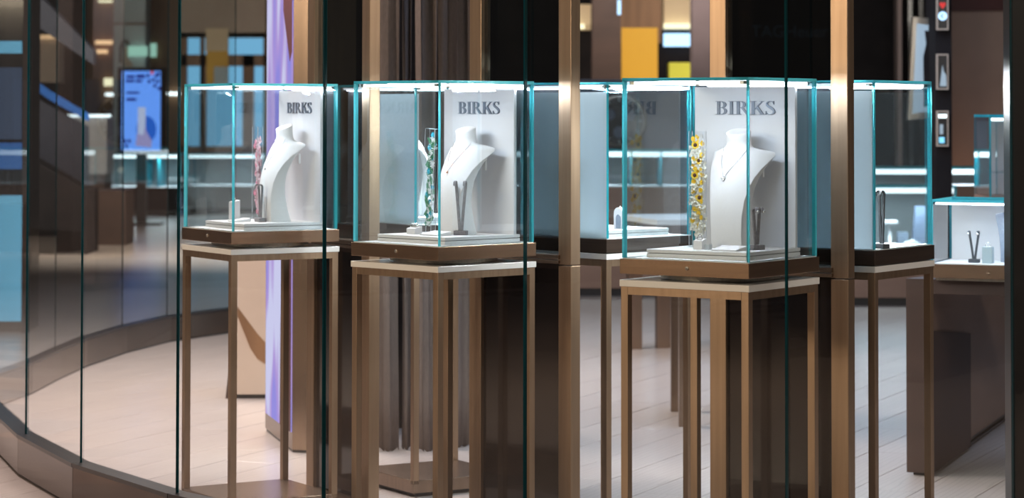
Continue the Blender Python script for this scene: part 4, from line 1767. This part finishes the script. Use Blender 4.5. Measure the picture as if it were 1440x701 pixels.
b = MB()
P, Q = at(1317, 0, 15.2), at(1340, 0, 15.2)
b.box(P.x, Q.x, 15.25, 15.6, 0, 3.4, 'blackmatt')
tag(b.build('black_pillar', None, 'base'), 'black pillar with three small pictures at the far right', 'pillar')
for (y0, y1, nm_, lb) in ((0, 42, 'lit_sign', 'small lit sign with red and blue emblems, top of the black pillar'),
                          (76, 126, 'lit_picture', 'small black and white picture, middle of the black pillar'),
                          (156, 206, 'lit_picture', 'small glass showcase picture, lowest on the black pillar')):
    P, Q = at(1318, y1, 15.2), at(1334, y0 - (6 if y0 == 0 else 0), 15.2)
    r = thing(nm_, lb, 'picture', ((P.x + Q.x) / 2, 15.22, P.z), 0, 'pictures on the black pillar')
    hx, hz = (Q.x - P.x) / 2, Q.z - P.z
    b = MB()
    for (a0, a1, c0, c1) in ((-hx, hx, 0, .008), (-hx, hx, hz - .008, hz), (-hx, -hx + .006, .008, hz - .008), (hx - .006, hx, .008, hz - .008)):
        b.box(a0, a1, -.012, .02, c0, c1, 'beigewall')
    b.build('frame', r)
    b = MB()
    b.box(-hx + .006, hx - .006, -.004, .0, .008, hz - .008, 'black')
    b.build('picture', r)
    if y0 == 0:
        b = MB()
        T = Matrix.Translation((0, -.008, at(0, 21, 15.2).z - P.z)) @ Matrix.Rotation(PI / 2, 4, 'X')
        b.lathe([(.027, 0), (.027, .003)], 'whitelight', 20, T, False)
        b.build('blue_emblem', r)
        b = MB()
        T = Matrix.Translation((0, -.014, at(0, 21, 15.2).z - P.z))
        ribbon(b, arc(0, 0, .013, .013, 50, 310, 12), arc(0, 0, .007, .007, 50, 310, 12), -.001, 0, 'screennavy', T)
        b.build('emblem_mark', r)
        b = MB()
        zz_ = at(0, 5, 15.2).z - P.z
        b.prism([(0, zz_ - .026), (.020, zz_), (.015, zz_ + .014), (.005, zz_ + .014), (0, zz_ + .006), (-.005, zz_ + .014), (-.015, zz_ + .014), (-.020, zz_)], -.010, -.005, 'screenred')
        b.build('red_heart', r)
    elif y0 == 76:
        b = MB()
        b.prism([(-hx * .5, .02), (hx * .7, .02), (hx * .6, .09), (hx * .2, .11), (0, .15), (-hx * .2, .10)], -.008, -.004, 'palegrey')
        b.build('pale_figure', r)
    else:
        b = MB()
        b.box(-hx * .7, hx * .7, -.010, -.004, hz * .80, hz * .9, 'ledfar')
        b.box(-hx * .6, hx * .3, -.010, -.004, .02, hz * .26, 'cyanlight')
        b.box(-hx * .5, hx * .1, -.010, -.004, hz * .34, hz * .62, 'palegrey')
        b.build('lit_shapes', r)

# black pillar at the right edge, just inside the glass
b = MB()
P, Q = at(1412, 300, 6.52), at(1500, 300, 6.52)
b.box(P.x, Q.x, 6.44, 6.52, 0, 3.4, 'black')
tag(b.build('black_column', None, 'base'), 'glossy black column at the right edge of the shop front', 'column')

# ------------------------------------------------------------------ far background through the middle opening
def far(name, label, cat, x0, x1, y0, y1, d, th, mat, group=None, to_floor=False, bev=0.0):
    b = MB()
    p_, q_ = at(x0, y1, d), at(x1, y0, d)
    z0 = 0 if to_floor else p_.z
    z1 = q_.z if y0 > -50 else 3.4
    b.box(p_.x, q_.x, d, d + th, z0, z1, mat, bev)
    return tag(b.build(name, None, 'base'), label, cat, group)


b = MB()
P, Q = at(690, 0, 27.2), at(1110, 0, 27.2)
b.box(P.x, Q.x, 27.2, 27.4, 0, 3.4, 'blackmatt')
struct(b.build('wall_middle'), 'dark wall far behind the middle opening', 'wall')
far('pillar', 'dark brown pillar left of the yellow banner', 'pillar', 833, 873, -99, 300, 24, .4, 'cabdark', 'pillars beyond the middle opening', True)
far('wood_screen', 'brown timber panel above the yellow banner', 'panel', 873, 930, -99, 60, 26, .2, 'woodwall')
far('yellow_banner', 'plain yellow banner above the sunflower case', 'banner', 874, 925, 39, 150, 25.95, .05, 'yellow')
far('pillar', 'grey mauve pillar right of the lit sign', 'pillar', 974, 1006, -99, 300, 23, .3, 'mauvedark', 'pillars beyond the middle opening', True)
far('lime_box', 'lime yellow box low beside the yellow banner', 'box', 941, 973, 88, 125, 26, .3, 'lime', None, True)
far('glow_sign', 'glowing blue white box sign right of the yellow banner', 'sign', 934, 973, 47, 65, 27.08, .12, 'whitelight')
far('curved_soffit', 'cream lit soffit above the blue white sign', 'soffit', 934, 974, -99, 40, 26.8, .4, 'cream')
far('soffit_light', 'bright cream light line under the soffit by the blue white sign', 'light', 934, 973, 33, 40, 26.7, .1, 'creamlight')
far('cream_panel', 'cream lit panel left of the dark brown pillar', 'panel', 806, 834, 6, 42, 27.0, .2, 'cream')
far('light_line', 'bright line of light at the foot of the cream panel', 'light', 806, 822, 34, 40, 26.9, .1, 'creamlight')
far('blue_lamp', 'small blue lamp beside the dark brown pillar', 'light', 869, 873, 0, 20, 23.8, .1, 'whitelight')
# wall tinted blue grey for reflected haze, with a round watch picture
far('haze_wall_panel', 'wall panel tinted blue grey for reflected haze behind the long lit counter', 'panel', 800, 1000, 112, 212, 21.5, .1, 'greyhaze', None, True)
P = at(872, 170, 21.3)
r = thing('watch_picture', 'round dark watch dial picture on the blue grey wall panel', 'picture', (P.x, 21.49, P.z), 0)
T = Matrix.Rotation(PI / 2, 4, 'X')
b = MB()
b.lathe([(.24, 0), (.24, .02), (.21, .025)], 'steel', 40, T)
b.build('bezel', r)
b = MB()
b.lathe([(.205, 0), (.205, .028)], 'black', 40, T, False)
b.build('dial', r)
for i in range(3):
    b = MB()
    a_ = 2 * PI * i / 3 + .5
    b.lathe([(.05, 0), (.05, .031)], 'greyhaze', 20, T @ Matrix.Translation((.10 * math.cos(a_), .10 * math.sin(a_), 0)), False)
    b.build('subdial', r)
for i in range(12):
    a_ = 2 * PI * i / 12
    b = MB()
    b.box(.165, .195, -.006, .006, 0, .031, 'palegrey', M4=T @ Matrix.Rotation(a_, 4, 'Z'))
    b.build('hour_mark', r)

# sign reflection, built as letters on the black wall behind the smoked glass
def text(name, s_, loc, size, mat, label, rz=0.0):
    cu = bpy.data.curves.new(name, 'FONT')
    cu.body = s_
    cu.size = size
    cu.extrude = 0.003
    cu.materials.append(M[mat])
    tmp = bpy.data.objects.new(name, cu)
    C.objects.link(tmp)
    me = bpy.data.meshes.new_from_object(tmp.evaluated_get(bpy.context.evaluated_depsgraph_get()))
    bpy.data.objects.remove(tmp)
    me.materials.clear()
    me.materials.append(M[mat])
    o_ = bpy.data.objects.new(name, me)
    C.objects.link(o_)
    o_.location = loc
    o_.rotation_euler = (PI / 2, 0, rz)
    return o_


M['signreflection'] = emit_mat('reflected sign glow', (0.20, 0.26, 0.32), 0.09)  # glows faintly in place of a lit sign's reflection
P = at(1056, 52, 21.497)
o = text('sign_reflection', 'TAGHeuer', P, 0.145, 'signreflection', '')
tag(o, 'reflection of watch shop lettering, built as glowing letters behind the smoked glass above the sunflower case', 'sign')
b = MB()
P, Q = at(1020, 0, 21.5), at(1100, 0, 21.5)
b.box(P.x, Q.x, 21.5, 21.6, 0, 3.4, 'blackmatt')
struct(b.build('wall_lettering'), 'black wall carrying the built sign reflection', 'wall')

# ------------------------------------------------------------------ far background at the left (the concourse beyond the shop)
b = MB()
P, Q = at(-60, 0, 37), at(700, 0, 37)
b.box(P.x, Q.x, 37, 37.3, 0, 3.4, 'woodwall')
struct(b.build('wall_left'), 'brown timber wall across the concourse at the far left', 'wall')
far('stone_wall', 'beige stone wall above the blue windows', 'wall', 254, 374, -99, 52, 35.5, .3, 'beigewall')
fr = thing('shop_window', 'blue lit shop window with brown mullions behind the pink flower case', 'window', (at(315, 0, 35.6).x, 35.6, 0), 0)
X0 = fr.location.x
b = MB()
for (x0, x1, y0, y1) in ((254, 374, 46, 53), (254, 374, 77, 93), (254, 263, 50, 212), (281, 287, 50, 212), (341, 357, 77, 212), (370, 375, 50, 212),
                         (281, 290, 77, 212), (254, 374, 206, 214)):
    p_, q_ = at(x0, y1, 35.5), at(x1, y0, 35.5)
    b.box(p_.x - X0, q_.x - X0, -.1, .05, p_.z, q_.z, 'woodwall')
b.build('mullions', fr)
for (x0, x1, y0, y1, m_) in ((263, 281, 53, 77, 'bluelight'), (287, 341, 53, 77, 'bluelight'), (341, 370, 53, 77, 'bluelight'), (263, 281, 93, 206, 'bluelight'),
                             (290, 341, 93, 206, 'bluelight'), (357, 370, 93, 206, 'bluelight')):
    p_, q_ = at(x0, y1, 35.6), at(x1, y0, 35.6)
    b = MB()
    b.box(p_.x - X0, q_.x - X0, 0.0, .03, p_.z, q_.z, m_)
    b.build('pane', fr)
b = MB()
p_, q_ = at(254, 214, 35.6), at(374, 214, 35.6)
b.box(p_.x - X0, q_.x - X0, 0, .3, 0, p_.z, 'greycase')
b.build('sill_wall', fr)
far('banner', 'yellow banner hanging before the blue windows', 'banner', 290, 321, 72, 119, 35.44, .06, 'yellow')
far('banner', 'cream top piece above the yellow banner at the left', 'banner', 289, 321, 40, 72, 35.44, .06, 'cream')
far('white_board', 'white board in front of the yellow banner at the left', 'board', 301, 320, 94, 121, 35.38, .06, 'palegrey')
far('pale_pillar', 'pale grey pillar above the blue screen', 'pillar', 159, 205, -99, 230, 35.0, .5, 'palegrey', None, True)
far('pillar_band', 'thin brown band round the pale grey pillar', 'trim', 158, 206, 32, 35, 34.9, .1, 'cabinet')
far('warm_lamp', 'long warm lamp left of the pale grey pillar', 'light', 134, 157, 57, 62, 36.9, .1, 'warmlight')
far('warm_lamp', 'short warm lamp below the long one left of the pale pillar', 'light', 134, 150, 70, 75, 36.9, .1, 'warmlight')
far('glowing_light', 'pale cyan glowing light on the grey pillar', 'light', 180, 206, 65, 79, 34.9, .1, 'greenlight')
far('glow_lamp', 'pale green lamp right of the grey pillar', 'light', 210, 219, 61, 80, 36.9, .1, 'greenlight')
far('yellow_lamp', 'small warm yellow lamp left of the blue screen', 'light', 146, 157, 110, 121, 36.9, .1, 'creamlight')
far('light_line', 'thin white light line left of the blue screen', 'light', 148, 158, 131, 135, 36.9, .1, 'ledfar')
far('light_line', 'thin white light line right of the blue screen', 'light', 235, 252, 130, 134, 36.9, .1, 'ledfar')
far('ceiling_line', 'pale ceiling lamp line at the top left', 'light', 138, 157, 0, 3, 36.9, .1, 'creamlight')
# figure poster above the screen: dark hair, pale face
r = thing('poster', 'pale poster of a dark haired woman above the blue screen', 'poster', at(177, 95, 34.97), 0)
def pq(px, py):
    v = at(px, py, 34.97)
    return (v.x - r.location.x, v.z - r.location.z)
b = MB()
b.prism([pq(168, 95), pq(192, 95), pq(192, 78), pq(186, 56), pq(170, 56), pq(167, 78)], 0, .03, 'palegrey')
b.build('sheet', r)
b = MB()
b.prism([pq(168, 88), pq(171, 88), pq(172, 70), pq(175, 62), pq(179, 62), pq(181, 70), pq(183, 60), pq(178, 55), pq(172, 56), pq(168, 66)], -.01, -.001, 'black')
b.build('hair', r)
b = MB()
b.prism([pq(172, 94), pq(188, 94), pq(184, 86), pq(180, 82), pq(180, 66), pq(174, 66), pq(173, 80), pq(171, 86)], -.006, -.001, 'beigewall')
b.build('face', r)

# portrait screen kiosk
KD = 30.0
P, Q = at(165, 216, KD), at(232, 95, KD)
r = thing('advert_screen', 'upright black framed screen with a blue phone advert at the left', 'screen', ((P.x + Q.x) / 2, KD, 0), 0)
X0 = r.location.x
def kb(b, x0, x1, y0, y1, mat, y_a, y_b):
    p_, q_ = at(x0, y1, KD), at(x1, y0, KD)
    b.box(p_.x - X0, q_.x - X0, y_a, y_b, p_.z, q_.z, mat)
b = MB()
kb(b, 165, 232, 95, 216, 'blackmatt', 0, .15)
b.build('housing', r)
b = MB()
b.box(-.06, .06, .03, .12, 0, P.z, 'black')
b.box(-.25, .25, -.1, .25, 0, .03, 'black')
b.build('stand', r)
b = MB()
kb(b, 171, 226, 100, 212, 'screenblue', -.01, 0)
b.build('screen', r)
b = MB()
z_ = lambda py: at(0, py, KD).z
xx = lambda px: at(px, 0, KD).x - X0
cc = (xx(207), z_(182))
rr_ = xx(221) - xx(207)
b.prism([(cc[0] + rr_ * math.cos(a_), cc[1] + rr_ * 1.35 * math.sin(a_)) for a_ in [2 * PI * i / 24 for i in range(24)]][::-1], -.014, -.0105, 'screendeep')
b.build('circle', r)
b = MB()
kb(b, 194, 205, 151, 190, 'screenwhite', -.018, -.0145)
b.build('phone', r)
b = MB()
b.prism([(xx(192), z_(205)), (xx(214), z_(208)), (xx(215), z_(198)), (xx(208), z_(186)), (xx(205), z_(178)), (xx(203), z_(190)), (xx(194), z_(188))], -.022, -.0185, 'skin_screen')
b.build('hand', r)
for (x0, x1, y0, y1) in ((178, 190, 106, 110), (192, 204, 105, 110), (177, 189, 112, 116), (191, 200, 112, 116), (178, 196, 129, 132), (178, 192, 138, 142)):
    b = MB()
    kb(b, x0, x1, y0, y1, 'screennavy', -.013, -.0105)
    b.build('text_line', r)
for i, (x0, y0) in enumerate(((206, 104), (212, 100), (218, 104), (214, 110), (220, 112), (208, 112), (216, 118), (222, 122), (221, 102), (176, 203), (180, 196), (174, 196))):
    b = MB()
    kb(b, x0, x0 + 4, y0, y0 + 5, 'screenred' if i in (1,) else 'screennavy', -.013, -.0105)
    b.build('checker_square', r)

# brown box counter, dark box, grey case at the left
far('brown_counter', 'brown box counter left of the blue screen', 'counter', 118, 176, 268, 343, 25.5, .6, 'cabdark', None, True)
far('dark_plinth', 'dark box behind the leftmost panes', 'box', 60, 116, 280, 330, 26.8, .6, 'blackmatt', None, True)
r = thing('grey_glass_case', 'tall grey glass case with a white light line at the left', 'display case', (at(116, 0, 28).x, 28, 0), 0)
X0 = r.location.x
P, Q = at(82, 245, 28), at(150, 165, 28)
b = MB()
b.box(P.x - X0, Q.x - X0, .02, .5, P.z, Q.z, 'greycase')
b.build('body', r)
b = MB()
b.box(P.x - X0, Q.x - X0, -.02, .3, Q.z, Q.z + .03, 'ledfar')
b.build('light_strip', r)
b = MB()
b.box(P.x - X0 + .02, Q.x - X0 - .02, .0, .5, 0, P.z, 'cabdark')
b.build('cabinet', r)
r = thing('warm_cabinet', 'warm lit beige cabinet at the far left', 'cabinet', (at(62, 0, 31).x, 31, 0), 0)
X0 = r.location.x
P, Q = at(42, 116, 31), at(82, 55, 31)
b = MB()
b.box(P.x - X0, Q.x - X0, 0, .4, P.z, Q.z, 'beigewall')
b.build('body', r)
b = MB()
b.box(P.x - X0, Q.x - X0, -.05, .3, Q.z, Q.z + .05, 'warmlight')
b.build('light_strip', r)
b = MB()
b.box(P.x - X0 + .05, Q.x - X0 - .05, .05, .4, 0, P.z, 'blackmatt')
b.build('stand', r)
far('white_lamp', 'short white lamp low at the far left', 'light', 42, 70, 239, 246, 33.9, .1, 'creamlight')
b = MB()
P, Q = at(36, 0, 34), at(117, 0, 34)
b.box(P.x, Q.x, 34, 34.2, 0, 3.4, 'blackmatt')
struct(b.build('wall_dark'), 'dark wall behind the escalator at the far left', 'wall')
# escalator side with blue lit rail
r = thing('escalator', 'escalator side with a blue lit rail at the far left', 'escalator', (at(80, 0, 24).x, 24, 0), 0)
X0 = r.location.x
def es(px, py):
    v = at(px, py, 24)
    return (v.x - X0, v.z)
b = MB()
b.prism([es(36, 104), es(70, 128), es(124, 160), es(124, 170), es(70, 140), es(36, 114)], -.05, .05, 'deepbluelight')
b.build('lit_rail', r)
b = MB()
b.prism([es(36, 130), es(124, 178), es(124, 262), es(36, 210)], 0, .04, 'slate')
b.build('balustrade', r)
b = MB()
b.prism([es(36, -20), es(124, 70), es(124, 90), es(36, 30)], .3, .5, 'slate')
b.prism([es(20, 210), es(124, 268), (es(124, 268)[0], 0), (es(20, 210)[0], 0)], -.1, .6, 'blackmatt')
b.build('truss', r)

# far left blue reflection, built as a column of glowing panels
r = thing('reflected_glow_column', 'blue reflection at the left edge, built as a tall dark column with glowing panels', 'screen', (at(14, 0, 15.6).x, 15.6, 0), 0)
X0 = r.location.x
b = MB()
P, Q = at(-12, 0, 15.6), at(40, 0, 15.6)
b.box(P.x - X0, Q.x - X0, 0, .4, 0, 3.4, 'darkpanel')
b.build('body', r)
for (y0, y1, m_) in ((58, 75, 'cyanlight'), (95, 196, 'dimblue'), (201, 238, 'deepbluelight'), (275, 452, 'cyanlight')):
    b = MB()
    P, Q = at(-8, y1, 15.6), at(31, y0, 15.6)
    b.box(P.x - X0, Q.x - X0, -.02, 0, P.z, Q.z, m_)
    b.build('screen', r)
b = MB()
P, Q = at(33, 0, 15.5), at(41, 0, 15.5)
b.box(P.x - X0, Q.x - X0, -.1, 0.0, 0, 3.4, 'cabdark')
b.build('side_post', r)
